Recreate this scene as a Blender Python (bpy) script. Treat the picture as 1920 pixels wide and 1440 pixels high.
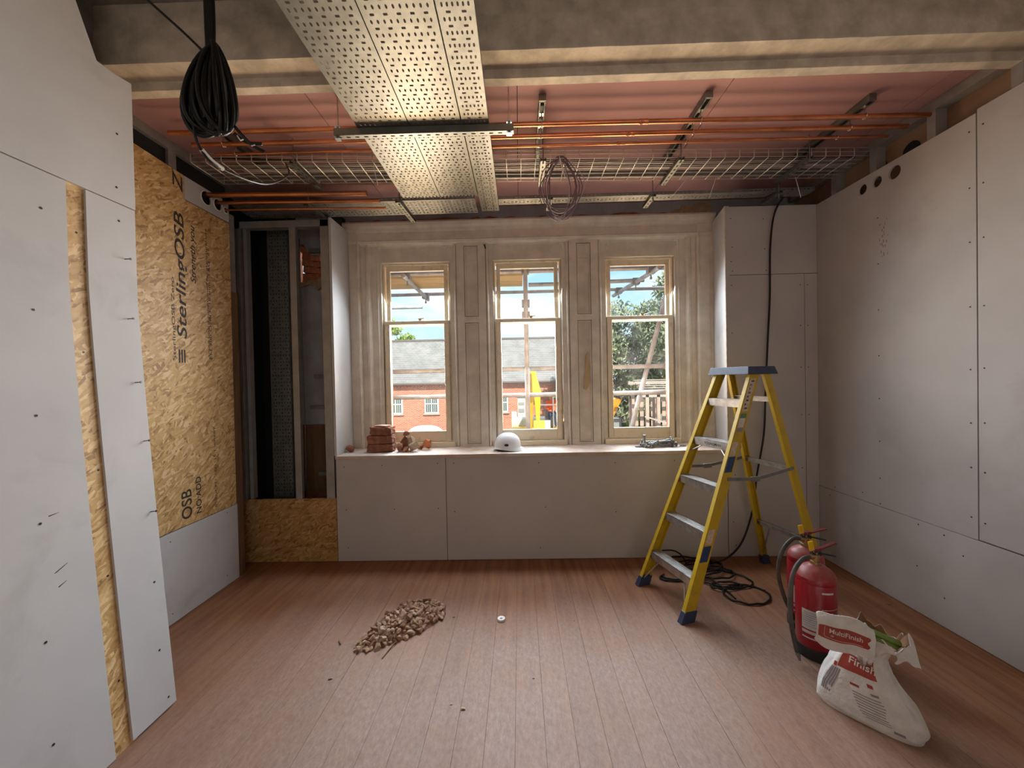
import bpy, bmesh, math, random
from mathutils import Vector, Matrix, Euler
random.seed(7)
PI = math.pi
for o in list(bpy.data.objects): bpy.data.objects.remove(o)
scene = bpy.context.scene
COL = scene.collection

# ---------------------------------------------------------------- camera
F_PX, W_PX = 739.0, 1920.0
cam_d = bpy.data.cameras.new('camera'); cam = bpy.data.objects.new('camera', cam_d); COL.objects.link(cam)
cam_d.sensor_fit = 'HORIZONTAL'; cam_d.sensor_width = 36.0; cam_d.lens = 36.0 * F_PX / W_PX
cam_d.clip_start = 0.05; cam_d.clip_end = 500
cam.matrix_world = Matrix.Translation((0, 0, 1.55)) @ (Matrix.Rotation(0.0194, 4, 'Z') @ Matrix.Rotation(PI / 2 - 0.0125, 4, 'X') @ Matrix.Rotation(-0.0207, 4, 'Z'))
scene.camera = cam

# ---------------------------------------------------------------- colour management
vs = scene.view_settings
vs.view_transform = 'Standard'; vs.look = 'None'; vs.gamma = 1.0; vs.use_curve_mapping = False
vs.exposure = 0.0

# ---------------------------------------------------------------- sky
world = bpy.data.worlds.new('sky'); scene.world = world; world.use_nodes = True
nt = world.node_tree; nt.nodes.clear()
def N(tree, t, **kw):
    n = tree.nodes.new(t)
    for k, v in kw.items(): setattr(n, k, v)
    return n
tc = N(nt, 'ShaderNodeTexCoord')
sep = N(nt, 'ShaderNodeSeparateXYZ'); nt.links.new(tc.outputs['Generated'], sep.inputs[0])
ramp = N(nt, 'ShaderNodeValToRGB'); nt.links.new(sep.outputs['Z'], ramp.inputs[0])
cr = ramp.color_ramp; cr.elements[0].position = 0.0; cr.elements[0].color = (0.72, 0.86, 0.95, 1)
cr.elements[1].position = 0.9; cr.elements[1].color = (0.22, 0.5, 0.85, 1)
e = cr.elements.new(0.2); e.color = (0.44, 0.76, 0.93, 1)
mp = N(nt, 'ShaderNodeMapping'); mp.inputs['Scale'].default_value = (1.0, 1.0, 3.2); nt.links.new(tc.outputs['Generated'], mp.inputs[0])
nz = N(nt, 'ShaderNodeTexNoise'); nz.inputs['Scale'].default_value = 3.2; nz.inputs['Detail'].default_value = 6; nt.links.new(mp.outputs[0], nz.inputs['Vector'])
cl = N(nt, 'ShaderNodeMapRange'); cl.inputs[1].default_value = 0.42; cl.inputs[2].default_value = 0.62; nt.links.new(nz.outputs[0], cl.inputs[0])
mx = N(nt, 'ShaderNodeMix', data_type='RGBA'); nt.links.new(cl.outputs[0], mx.inputs[0]); nt.links.new(ramp.outputs[0], mx.inputs[6]); mx.inputs[7].default_value = (0.98, 0.99, 1.0, 1)
bg = N(nt, 'ShaderNodeBackground'); bg.inputs[1].default_value = 1.25; nt.links.new(mx.outputs[2], bg.inputs[0])
wo = N(nt, 'ShaderNodeOutputWorld'); nt.links.new(bg.outputs[0], wo.inputs[0])

# ---------------------------------------------------------------- sun (behind the house, lights the yard)
sun_d = bpy.data.lights.new('sun', 'SUN'); sun_d.energy = 8.0; sun_d.angle = 0.01; sun_d.color = (1.0, 0.93, 0.82)
sun = bpy.data.objects.new('sun', sun_d); COL.objects.link(sun)
sun.rotation_euler = Vector((-0.33, 0.70, -0.62)).to_track_quat('-Z', 'Y').to_euler()

# ---------------------------------------------------------------- daylight at the three windows and off the sunlit yard
def area(name, loc, target, sx, sy, power, color, spread=180):
    d = bpy.data.lights.new(name, 'AREA'); d.shape = 'RECTANGLE'; d.size = sx; d.size_y = sy; d.energy = power; d.color = color
    d.spread = math.radians(spread)
    o = bpy.data.objects.new(name, d); COL.objects.link(o); o.location = loc
    o.rotation_euler = (Vector(target) - Vector(loc)).to_track_quat('-Z', 'Y').to_euler()
    o.visible_camera = False
    return o
for wx in (-0.97, 0.09, 1.15):
    area('window_daylight', (wx, 4.09, 1.98), (wx, 3.09, 1.18), 0.66, 1.5, 56, (0.80, 0.91, 1.0), 140)
    area('yard_bounce', (wx, 4.09, 1.55), (wx, 3.09, 2.2), 0.66, 1.0, 26, (1.0, 0.70, 0.41), 125)
area('rear_fill', (0.6, -2.45, 1.9), (0.3, 2.0, 2.0), 2.2, 1.3, 15, (1.0, 0.76, 0.55))  # added fill from behind the camera, lifts faces turned from the windows
area('gap_daylight', (-2.0, 3.97, 2.93), (-1.98, 3.85, 2.6), 0.3, 0.05, 1.2, (1.0, 0.97, 0.92))

# ---------------------------------------------------------------- mesh helpers
class MB:
    def __init__(self): self.v = []; self.f = []; self.mi = []; self.cur = 0
    def add(self, vs, fs):
        b = len(self.v); self.v += [Vector(p) for p in vs]
        for f in fs: self.f.append([b + i for i in f]); self.mi.append(self.cur)
        return self
    def box(self, a, b):
        x0, y0, z0 = a; x1, y1, z1 = b
        return self.add([(x0,y0,z0),(x1,y0,z0),(x1,y1,z0),(x0,y1,z0),(x0,y0,z1),(x1,y0,z1),(x1,y1,z1),(x0,y1,z1)],
                 [(0,3,2,1),(4,5,6,7),(0,1,5,4),(1,2,6,5),(2,3,7,6),(3,0,4,7)])
    def cbox(self, c, s): return self.box([c[i]-s[i]/2 for i in range(3)], [c[i]+s[i]/2 for i in range(3)])
    def beam(self, p0, p1, w, h, up=(0,0,1), w1=None, h1=None):
        p0, p1 = Vector(p0), Vector(p1); d = (p1-p0).normalized(); s = d.cross(Vector(up))
        if s.length < 1e-5: s = d.cross(Vector((1,0,0)))
        s.normalize(); u = s.cross(d); w1 = w if w1 is None else w1; h1 = h if h1 is None else h1
        vs = [p + s*a*ww/2 + u*b*hh/2 for p, ww, hh in ((p0,w,h),(p1,w1,h1)) for a, b in ((-1,-1),(1,-1),(1,1),(-1,1))]
        return self.add(vs, [(0,3,2,1),(4,5,6,7),(0,1,5,4),(1,2,6,5),(2,3,7,6),(3,0,4,7)])
    def tube(self, pts, r, n=8, caps=True, closed=False):
        pts = [Vector(p) for p in pts]; m = len(pts); rs = r if isinstance(r, (list, tuple)) else [r]*m
        prev = None; vs = []; fs = []
        for i, p in enumerate(pts):
            if closed: t = pts[(i+1) % m]-pts[i-1]
            else: t = pts[min(i+1, m-1)]-pts[max(i-1, 0)]
            t.normalize()
            if prev is None:
                a = t.cross(Vector((0,0,1)))
                if a.length < 1e-3: a = t.cross(Vector((1,0,0)))
                a.normalize()
            else:
                a = prev - t*prev.dot(t)
                if a.length < 1e-6: a = t.cross(Vector((0.3,0.5,1)))
                a.normalize()
            prev = a; b = t.cross(a)
            vs += [p + (a*math.cos(2*PI*k/n)+b*math.sin(2*PI*k/n))*rs[i] for k in range(n)]
        for i in range(m if closed else m-1):
            j = (i+1) % m
            fs += [(i*n+k, i*n+(k+1) % n, j*n+(k+1) % n, j*n+k) for k in range(n)]
        if caps and not closed: fs += [tuple(range(n-1, -1, -1)), tuple(range((m-1)*n, m*n))]
        return self.add(vs, fs)
    def cyl(self, p0, p1, r, n=12): return self.tube([p0, p1], r, n)
    def lathe(self, prof, c=(0,0,0), n=24, cap=True):
        vs = [(c[0]+r*math.cos(2*PI*k/n), c[1]+r*math.sin(2*PI*k/n), c[2]+z) for r, z in prof for k in range(n)]; m = len(prof)
        fs = [(i*n+k, i*n+(k+1) % n, (i+1)*n+(k+1) % n, (i+1)*n+k) for i in range(m-1) for k in range(n)]
        if cap: fs += [tuple(range(n-1, -1, -1)), tuple(range((m-1)*n, m*n))]
        return self.add(vs, fs)
    def prism(self, poly, ax, d0, d1):
        def P(a, b, d): return {'x': (d,a,b), 'y': (a,d,b), 'z': (a,b,d)}[ax]
        n = len(poly); vs = [P(a,b,d0) for a,b in poly]+[P(a,b,d1) for a,b in poly]
        return self.add(vs, [tuple(range(n-1,-1,-1)), tuple(range(n,2*n))]+[(i,(i+1)%n,n+(i+1)%n,n+i) for i in range(n)])
    def grid(self, fn, nu, nv, wrap=False):
        vs = [fn(i/(nu if wrap else nu-1), j/(nv-1)) for j in range(nv) for i in range(nu)]
        fs = [(j*nu+i, j*nu+(i+1)%nu, (j+1)*nu+(i+1)%nu, (j+1)*nu+i) for j in range(nv-1) for i in range(nu if wrap else nu-1)]
        return self.add(vs, fs)
    def holecell(self, u0, u1, v0, v1, hu, hv, P, t, n=8, sq=2.0):
        """rectangular cell of a sheet with a rounded hole (half sizes hu, hv); P(u,v,w) maps to space, t = thickness"""
        cu, cv = (u0+u1)/2, (v0+v1)/2; a, b = (u1-u0)/2, (v1-v0)/2
        angs = sorted(set([round(2*PI*k/n, 6) for k in range(n)]+[round(math.atan2(sv*b, su*a) % (2*PI), 6) for su in (-1,1) for sv in (-1,1)]))
        hole = []; rim = []
        for th in angs:
            c, s = math.cos(th), math.sin(th)
            k = min(a/abs(c) if abs(c) > 1e-9 else 1e9, b/abs(s) if abs(s) > 1e-9 else 1e9); rim.append((cu+c*k, cv+s*k))
            r = 1/((abs(c)/hu)**sq+(abs(s)/hv)**sq)**(1/sq); hole.append((cu+c*r, cv+s*r))
        m = len(angs)
        vs = [P(u,v,w) for w in (0,t) for ring in (rim,hole) for u,v in ring]
        fs = []
        for i in range(m):
            j = (i+1) % m
            fs += [(i, m+i, m+j, j), (2*m+i, 2*m+j, 3*m+j, 3*m+i), (m+i, 3*m+i, 3*m+j, m+j)]
        return self.add(vs, fs)
    def sheet(self, u0, u1, v0, v1, P, t):
        return self.add([P(u,v,w) for w in (0,t) for u,v in ((u0,v0),(u1,v0),(u1,v1),(u0,v1))],
                 [(0,3,2,1),(4,5,6,7),(0,1,5,4),(1,2,6,5),(2,3,7,6),(3,0,4,7)])

def setp(o, label=None, cat=None, group=None, kind=None):
    for k, v in (('label', label), ('category', cat), ('group', group), ('kind', kind)):
        if v: o[k] = v
    return o
def empty(name, loc, label=None, cat=None, group=None, kind=None, rotz=0.0):
    o = bpy.data.objects.new(name, None); COL.objects.link(o); o.location = loc; o.rotation_euler = (0,0,rotz); o.empty_display_size = 0.1
    return setp(o, label, cat, group, kind)
def wloc(o):
    p = Vector((0,0,0))
    while o is not None: p += o.location; o = o.parent
    return p
def build(mb, name, mats, parent=None, label=None, cat=None, group=None, kind=None, smooth=False, bevel=0.0, local=False, sub=0, auto=None, origin=None):
    me = bpy.data.meshes.new(name)
    vs = mb.v
    if local: off = Vector((0,0,0))
    elif parent is not None: off = wloc(parent)
    elif origin is not None: off = Vector(origin)
    else:
        lo = [min(p[i] for p in vs) for i in range(3)]; hi = [max(p[i] for p in vs) for i in range(3)]
        off = Vector(((lo[0]+hi[0])/2, (lo[1]+hi[1])/2, lo[2]))
    me.from_pydata([p-off for p in vs], [], mb.f)
    bm = bmesh.new(); bm.from_mesh(me); bmesh.ops.recalc_face_normals(bm, faces=bm.faces); bm.to_mesh(me); bm.free()
    mats = mats if isinstance(mats, (list, tuple)) else [mats]
    for m in mats: me.materials.append(m)
    if len(mats) > 1:
        for p, i in zip(me.polygons, mb.mi): p.material_index = i
    if smooth:
        me.shade_smooth()
        if auto is not None:
            me.set_sharp_from_angle(angle=math.radians(auto))
    o = bpy.data.objects.new(name, me); COL.objects.link(o)
    if parent is not None: o.parent = parent
    elif not local: o.location = off
    if sub:
        md = o.modifiers.new('subsurf', 'SUBSURF'); md.levels = sub; md.render_levels = sub
    if bevel:
        md = o.modifiers.new('bevel', 'BEVEL'); md.width = bevel; md.segments = 2; md.limit_method = 'ANGLE'
    return setp(o, label, cat, group, kind)
def copyobj(src, parent=None, loc=None, rot=None, scale=None, label=None, group=None):
    o = src.copy(); COL.objects.link(o)
    if parent is not None: o.parent = parent
    if loc is not None: o.location = loc
    if rot is not None: o.rotation_euler = rot
    if scale is not None: o.scale = scale
    if label: o['label'] = label
    if group: o['group'] = group
    return o
def copytree(root, loc, rotz=None, label=None):
    r = copyobj(root, loc=loc, label=label)
    if rotz is not None: r.rotation_euler = (0,0,rotz)
    for ch in list(root.children):
        c = copyobj(ch, parent=r)
        for g in list(ch.children): copyobj(g, parent=c)
    return r
def text(name, body, size, mat, parent, loc, rot, local=False, align='LEFT', bold=False, shear=0.0, sx=1.0):
    cu = bpy.data.curves.new(name, 'FONT'); cu.body = body; cu.size = size; cu.extrude = 0.0002; cu.align_x = align; cu.shear = shear
    if bold: cu.offset = size*0.012
    tmp = bpy.data.objects.new(name, cu); COL.objects.link(tmp)
    me = bpy.data.meshes.new_from_object(tmp.evaluated_get(bpy.context.evaluated_depsgraph_get())); bpy.data.objects.remove(tmp); bpy.data.curves.remove(cu)
    me.name = name; me.materials.clear(); me.materials.append(mat)
    o = bpy.data.objects.new(name, me); COL.objects.link(o); o.parent = parent
    o.location = Vector(loc) if local else Vector(loc)-wloc(parent)
    if isinstance(rot, Matrix): o.rotation_euler = rot.to_euler()
    else: o.rotation_euler = rot
    o.scale = (sx,1,1)
    return o
def basis(xd, yd):
    x = Vector(xd).normalized(); y = Vector(yd); y = (y-x*y.dot(x)).normalized(); z = x.cross(y)
    return Matrix((x, y, z)).transposed()
def smoothpts(pts, n=8, closed=False):
    P = [Vector(p) for p in pts]; out = []; m = len(P)
    for i in range(m if closed else m-1):
        g = (lambda k: P[k % m]) if closed else (lambda k: P[max(0, min(m-1, k))])
        a, b, c, d = g(i-1), g(i), g(i+1), g(i+2)
        for k in range(n):
            t = k/n
            out.append(0.5*((2*b)+(c-a)*t+(2*a-5*b+4*c-d)*t*t+(3*b-a-3*c+d)*t*t*t))
    if not closed: out.append(P[-1])
    return out

# ---------------------------------------------------------------- materials
def mat(name, col, rough=0.6, metal=0.0, var=0.0, vscale=6.0, col2=None, bump=0.0, bscale=40.0, spec=0.5, stretch=(1,1,1), lo=0.35, hi=0.65, coat=0.0, smudge=None):
    m = bpy.data.materials.new(name); m.use_nodes = True; t = m.node_tree; b = t.nodes['Principled BSDF']
    b.inputs['Base Color'].default_value = (*col, 1); b.inputs['Roughness'].default_value = rough; b.inputs['Metallic'].default_value = metal
    b.inputs['Specular IOR Level'].default_value = spec
    if coat: b.inputs['Coat Weight'].default_value = coat; b.inputs['Coat Roughness'].default_value = 0.15
    if var or col2 or bump:
        tc = N(t, 'ShaderNodeTexCoord'); mp = N(t, 'ShaderNodeMapping'); mp.inputs['Scale'].default_value = stretch
        t.links.new(tc.outputs['Object'], mp.inputs[0])
    if var or col2:
        nz = N(t, 'ShaderNodeTexNoise'); nz.inputs['Scale'].default_value = vscale; nz.inputs['Detail'].default_value = 5; nz.inputs['Roughness'].default_value = 0.6
        t.links.new(mp.outputs[0], nz.inputs['Vector'])
        mr = N(t, 'ShaderNodeMapRange'); mr.inputs[1].default_value = lo; mr.inputs[2].default_value = hi; t.links.new(nz.outputs[0], mr.inputs[0])
        mx = N(t, 'ShaderNodeMix', data_type='RGBA'); t.links.new(mr.outputs[0], mx.inputs[0])
        c2 = col2 if col2 else tuple(c*(1-var) for c in col)
        mx.inputs[6].default_value = (*col, 1); mx.inputs[7].default_value = (*c2, 1); t.links.new(mx.outputs[2], b.inputs['Base Color'])
    if smudge:
        n3 = N(t, 'ShaderNodeTexNoise'); n3.inputs['Scale'].default_value = 2.7; n3.inputs['Detail'].default_value = 7; n3.inputs['Roughness'].default_value = 0.62; n3.inputs['Distortion'].default_value = 0.4; t.links.new(mp.outputs[0], n3.inputs['Vector'])
        r3 = N(t, 'ShaderNodeMapRange'); r3.inputs[1].default_value = 0.56; r3.inputs[2].default_value = 0.78; r3.inputs[4].default_value = 0.55; t.links.new(n3.outputs[0], r3.inputs[0])
        x3 = N(t, 'ShaderNodeMix', data_type='RGBA'); t.links.new(r3.outputs[0], x3.inputs[0]); t.links.new(mx.outputs[2], x3.inputs[6]); x3.inputs[7].default_value = (*smudge, 1); t.links.new(x3.outputs[2], b.inputs['Base Color'])
    if bump:
        n2 = N(t, 'ShaderNodeTexNoise'); n2.inputs['Scale'].default_value = bscale; n2.inputs['Detail'].default_value = 4; t.links.new(mp.outputs[0], n2.inputs['Vector'])
        bp = N(t, 'ShaderNodeBump'); bp.inputs['Strength'].default_value = bump; bp.inputs['Distance'].default_value = 0.01
        t.links.new(n2.outputs[0], bp.inputs['Height']); t.links.new(bp.outputs[0], b.inputs['Normal'])
    return m

def osb_mat(name, uaxis, tint=(1,1,1)):
    """strand board: anisotropic voronoi strands in three directions, picked by a coarser voronoi"""
    m = bpy.data.materials.new(name); m.use_nodes = True; t = m.node_tree; b = t.nodes['Principled BSDF']; b.inputs['Roughness'].default_value = 0.55
    tc = N(t, 'ShaderNodeTexCoord'); sp = N(t, 'ShaderNodeSeparateXYZ'); t.links.new(tc.outputs['Object'], sp.inputs[0])
    cb = N(t, 'ShaderNodeCombineXYZ'); t.links.new(sp.outputs['XYZ'.index(uaxis)], cb.inputs[0]); t.links.new(sp.outputs[2], cb.inputs[1])
    layers = []
    for k, (ang, sx, sy) in enumerate(((0.35, 66, 15), (-0.55, 58, 12), (1.35, 70, 14), (0.9, 84, 20))):
        # noise-bent coordinates keep strands from looking like a grid
        nz = N(t, 'ShaderNodeTexNoise'); nz.inputs['Scale'].default_value = 5.0+k; nz.inputs['Detail'].default_value = 2; t.links.new(cb.outputs[0], nz.inputs['Vector'])
        ad = N(t, 'ShaderNodeVectorMath', operation='MULTIPLY_ADD'); ad.inputs[1].default_value = (0.05, 0.05, 0); t.links.new(nz.outputs['Color'], ad.inputs[0]); t.links.new(cb.outputs[0], ad.inputs[2])
        rt = N(t, 'ShaderNodeVectorRotate'); rt.inputs['Angle'].default_value = ang; t.links.new(ad.outputs[0], rt.inputs['Vector'])
        sc = N(t, 'ShaderNodeVectorMath', operation='MULTIPLY'); sc.inputs[1].default_value = (sx, sy, 1); t.links.new(rt.outputs[0], sc.inputs[0])
        vo = N(t, 'ShaderNodeTexVoronoi'); vo.voronoi_dimensions = '2D'; vo.inputs['Scale'].default_value = 1.0; t.links.new(sc.outputs[0], vo.inputs['Vector'])
        sx_ = N(t, 'ShaderNodeSeparateColor'); t.links.new(vo.outputs['Color'], sx_.inputs[0]); layers.append((sx_, vo))
    # strands: layer k covers layer k-1 where its own random value is high
    val = layers[0][0].outputs[0]
    for k in range(1, 4):
        gt = N(t, 'ShaderNodeMath', operation='GREATER_THAN'); gt.inputs[1].default_value = 0.55; t.links.new(layers[k][0].outputs[1], gt.inputs[0])
        mx = N(t, 'ShaderNodeMix', data_type='FLOAT'); t.links.new(gt.outputs[0], mx.inputs[0]); t.links.new(val, mx.inputs[2]); t.links.new(layers[k][0].outputs[0], mx.inputs[3]); val = mx.outputs[0]
    fg = N(t, 'ShaderNodeTexNoise'); fg.inputs['Scale'].default_value = 60; fg.inputs['Detail'].default_value = 4; t.links.new(cb.outputs[0], fg.inputs['Vector'])
    ma = N(t, 'ShaderNodeMath', operation='MULTIPLY_ADD'); ma.inputs[1].default_value = 0.5; t.links.new(fg.outputs[0], ma.inputs[0]); t.links.new(val, ma.inputs[2])
    sb = N(t, 'ShaderNodeMath', operation='SUBTRACT'); sb.inputs[1].default_value = 0.25; t.links.new(ma.outputs[0], sb.inputs[0])
    rp = N(t, 'ShaderNodeValToRGB'); t.links.new(sb.outputs[0], rp.inputs[0]); c = rp.color_ramp
    cols = [(0.0,(0.30,0.155,0.05)),(0.12,(0.45,0.26,0.095)),(0.4,(0.56,0.345,0.135)),(0.75,(0.63,0.41,0.18)),(0.93,(0.74,0.53,0.28))]
    c.elements[0].position = 0.0; c.elements[1].position = 0.93
    for p, q in cols[1:4]: c.elements.new(p)
    for el, (p, q) in zip(c.elements, cols): el.position = p; el.color = (*[q[i]*tint[i] for i in range(3)], 1)
    t.links.new(rp.outputs[0], b.inputs['Base Color'])
    bp = N(t, 'ShaderNodeBump'); bp.inputs['Strength'].default_value = 0.25; bp.inputs['Distance'].default_value = 0.002; t.links.new(sb.outputs[0], bp.inputs['Height']); t.links.new(bp.outputs[0], b.inputs['Normal'])
    return m

M = {}
M['board'] = mat('plasterboard_paper', (0.52,0.485,0.465), 0.75, var=0.10, vscale=2.2, bump=0.03, bscale=300)
M['board_l'] = mat('plasterboard_paper_scuffed', (0.54,0.525,0.525), 0.7, var=0.12, vscale=1.6, smudge=(0.33,0.32,0.31), bump=0.03, bscale=300)
M['board_r'] = mat('plasterboard_paper_dusty', (0.50,0.46,0.43), 0.75, var=0.12, vscale=1.8, smudge=(0.34,0.29,0.26), bump=0.03, bscale=300)
M['core'] = mat('gypsum_core', (0.62,0.52,0.40), 0.9, var=0.3, vscale=30)
M['osb_x'] = osb_mat('strand_board_side', 'Y', (1.0,1.0,1.0))
M['osb_y'] = osb_mat('strand_board_end', 'X', (0.72,0.62,0.5))
M['pink'] = mat('pink_ceiling_board', (0.43,0.235,0.235), 0.8, var=0.1, vscale=2)
M['plaster'] = mat('rough_cream_plaster', (0.62,0.54,0.43), 0.85, var=0.35, vscale=9, bump=0.35, bscale=22)
M['grey_plaster'] = mat('grey_old_plaster', (0.30,0.275,0.26), 0.85, var=0.35, vscale=7, bump=0.35, bscale=25)
M['greywall'] = mat('blue_grey_old_plaster', (0.36,0.37,0.40), 0.85, var=0.25, vscale=5, bump=0.2, bscale=20)
M['dark'] = mat('void_shade_black', (0.012,0.012,0.014), 0.9)  # near-black colour stands in for the shade inside voids
M['paint'] = mat('cream_gloss_paint', (0.76,0.68,0.565), 0.42, var=0.2, vscale=7, bump=0.05, bscale=60)
M['sash'] = mat('sash_cream_paint', (0.76,0.65,0.48), 0.45, var=0.22, vscale=14, col2=(0.45,0.33,0.2), lo=0.55, hi=0.85)
M['sillwood'] = mat('dusty_sill', (0.60,0.53,0.48), 0.8, col2=(0.48,0.33,0.25), vscale=6)
M['barewood'] = mat('bare_putty_patch', (0.55,0.40,0.22), 0.8)
M['galv'] = mat('galvanised_steel', (0.235,0.235,0.215), 0.44, metal=0.8, var=0.25, vscale=14)
M['galv_dull'] = mat('galvanised_steel_dull', (0.27,0.27,0.255), 0.5, metal=0.7, var=0.3, vscale=12)
M['wire'] = mat('zinc_wire', (0.66,0.65,0.60), 0.4, metal=0.6)
M['stud'] = mat('steel_stud', (0.40,0.38,0.36), 0.55, metal=0.55, var=0.2, vscale=8)
M['chrome'] = mat('bright_zinc', (0.75,0.75,0.74), 0.25, metal=1.0, var=0.3, vscale=30)
M['copper'] = mat('copper', (0.80,0.33,0.16), 0.32, metal=1.0, var=0.45, vscale=12, stretch=(0.4,1,1))
M['copper_end'] = mat('copper_fitting', (0.62,0.26,0.13), 0.35, metal=1.0)
M['black'] = mat('black_cable_sheath', (0.006,0.006,0.006), 0.42, spec=0.35)
M['brownbl'] = mat('dark_brown_cable_sheath', (0.016,0.010,0.008), 0.42, spec=0.35)
M['purple'] = mat('purple_cable_sheath', (0.16,0.09,0.12), 0.45)
M['lilac'] = mat('lilac_cable_sheath', (0.45,0.38,0.42), 0.45)
M['white'] = mat('white_plastic', (0.78,0.77,0.74), 0.35, var=0.1, vscale=20)
M['label_w'] = mat('white_label', (0.62,0.58,0.54), 0.6, var=0.15, vscale=60)
M['timber'] = mat('brown_timber', (0.20,0.105,0.05), 0.7, var=0.4, vscale=5, stretch=(6,6,0.6), bump=0.1)
M['ply'] = mat('dusty_brown_backing', (0.22,0.115,0.06), 0.8, col2=(0.32,0.21,0.13), vscale=3)
M['screw'] = mat('screw_black', (0.02,0.018,0.018), 0.5, metal=0.3)
M['yellow'] = mat('yellow_fibreglass', (0.53,0.35,0.010), 0.42, var=0.3, vscale=10, col2=(0.40,0.24,0.02), lo=0.5, hi=0.8)
M['blue'] = mat('navy_plastic', (0.035,0.05,0.11), 0.5, var=0.3, vscale=20)
M['navy_sticker'] = mat('blue_sticker', (0.02,0.05,0.14), 0.4)
M['alu'] = mat('scuffed_aluminium', (0.72,0.72,0.72), 0.35, metal=0.9, var=0.35, vscale=20)
M['sticker'] = mat('worn_warning_sticker', (0.50,0.36,0.22), 0.6, col2=(0.62,0.55,0.45), vscale=50)
M['green_sticker'] = mat('green_sticker', (0.10,0.22,0.12), 0.6)
M['red'] = mat('extinguisher_red', (0.30,0.005,0.014), 0.3, coat=0.3)
M['reddust'] = mat('extinguisher_red_dusty', (0.30,0.012,0.016), 0.45, col2=(0.36,0.15,0.13), vscale=7, lo=0.4, hi=0.75)
M['red_lever'] = mat('red_lever', (0.17,0.018,0.014), 0.5, var=0.2, vscale=30)
M['rubber'] = mat('black_rubber', (0.015,0.014,0.014), 0.6, var=0.3, vscale=30)
M['hose'] = mat('dusty_hose', (0.022,0.018,0.016), 0.55, col2=(0.10,0.08,0.066), vscale=9)
M['tag'] = mat('yellow_tag', (0.75,0.45,0.01), 0.5)
M['brass'] = mat('brass', (0.45,0.30,0.14), 0.4, metal=0.9)
M['paper'] = mat('white_paper_sack', (0.76,0.72,0.69), 0.65, var=0.18, vscale=16, bump=0.5, bscale=35)
M['paper_red'] = mat('red_print_paper', (0.40,0.055,0.035), 0.6, var=0.25, vscale=20)
M['paper_in'] = mat('brown_kraft_lining', (0.26,0.13,0.055), 0.75, var=0.4, vscale=20)
M['print_grey'] = mat('grey_print', (0.25,0.23,0.24), 0.7)
M['print_white'] = mat('white_print', (0.72,0.62,0.56), 0.6)
M['print_black'] = mat('black_ink', (0.035,0.03,0.028), 0.8, col2=(0.16,0.10,0.05), vscale=45, lo=0.56, hi=0.8)
M['green'] = mat('green_plastic', (0.17,0.27,0.04), 0.4, var=0.25, vscale=25)
M['brick'] = mat('old_red_brick', (0.34,0.135,0.075), 0.9, var=0.45, vscale=16, bump=0.6, bscale=45)
M['brick_o'] = mat('broken_orange_brick', (0.62,0.22,0.10), 0.9, var=0.4, vscale=14, bump=0.6, bscale=40)
M['fixing'] = mat('dull_zinc_fixing', (0.38,0.38,0.38), 0.35, metal=0.9, var=0.5, vscale=40)
M['mortar'] = mat('sandy_mortar', (0.42,0.30,0.19), 0.95, var=0.4, vscale=20, bump=0.5, bscale=50)
M['stone1'] = mat('rubble_tan', (0.42,0.25,0.155), 0.9, var=0.4, vscale=30)
M['stone2'] = mat('rubble_brown', (0.30,0.165,0.10), 0.9, var=0.4, vscale=30)
M['stone3'] = mat('rubble_pale', (0.50,0.34,0.235), 0.9, var=0.3, vscale=30)
M['fines'] = mat('rubble_dust', (0.32,0.18,0.115), 0.95, var=0.4, vscale=40, bump=0.5, bscale=120)
M['helmet'] = mat('white_helmet', (0.80,0.80,0.82), 0.3, var=0.06, vscale=12)

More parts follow.
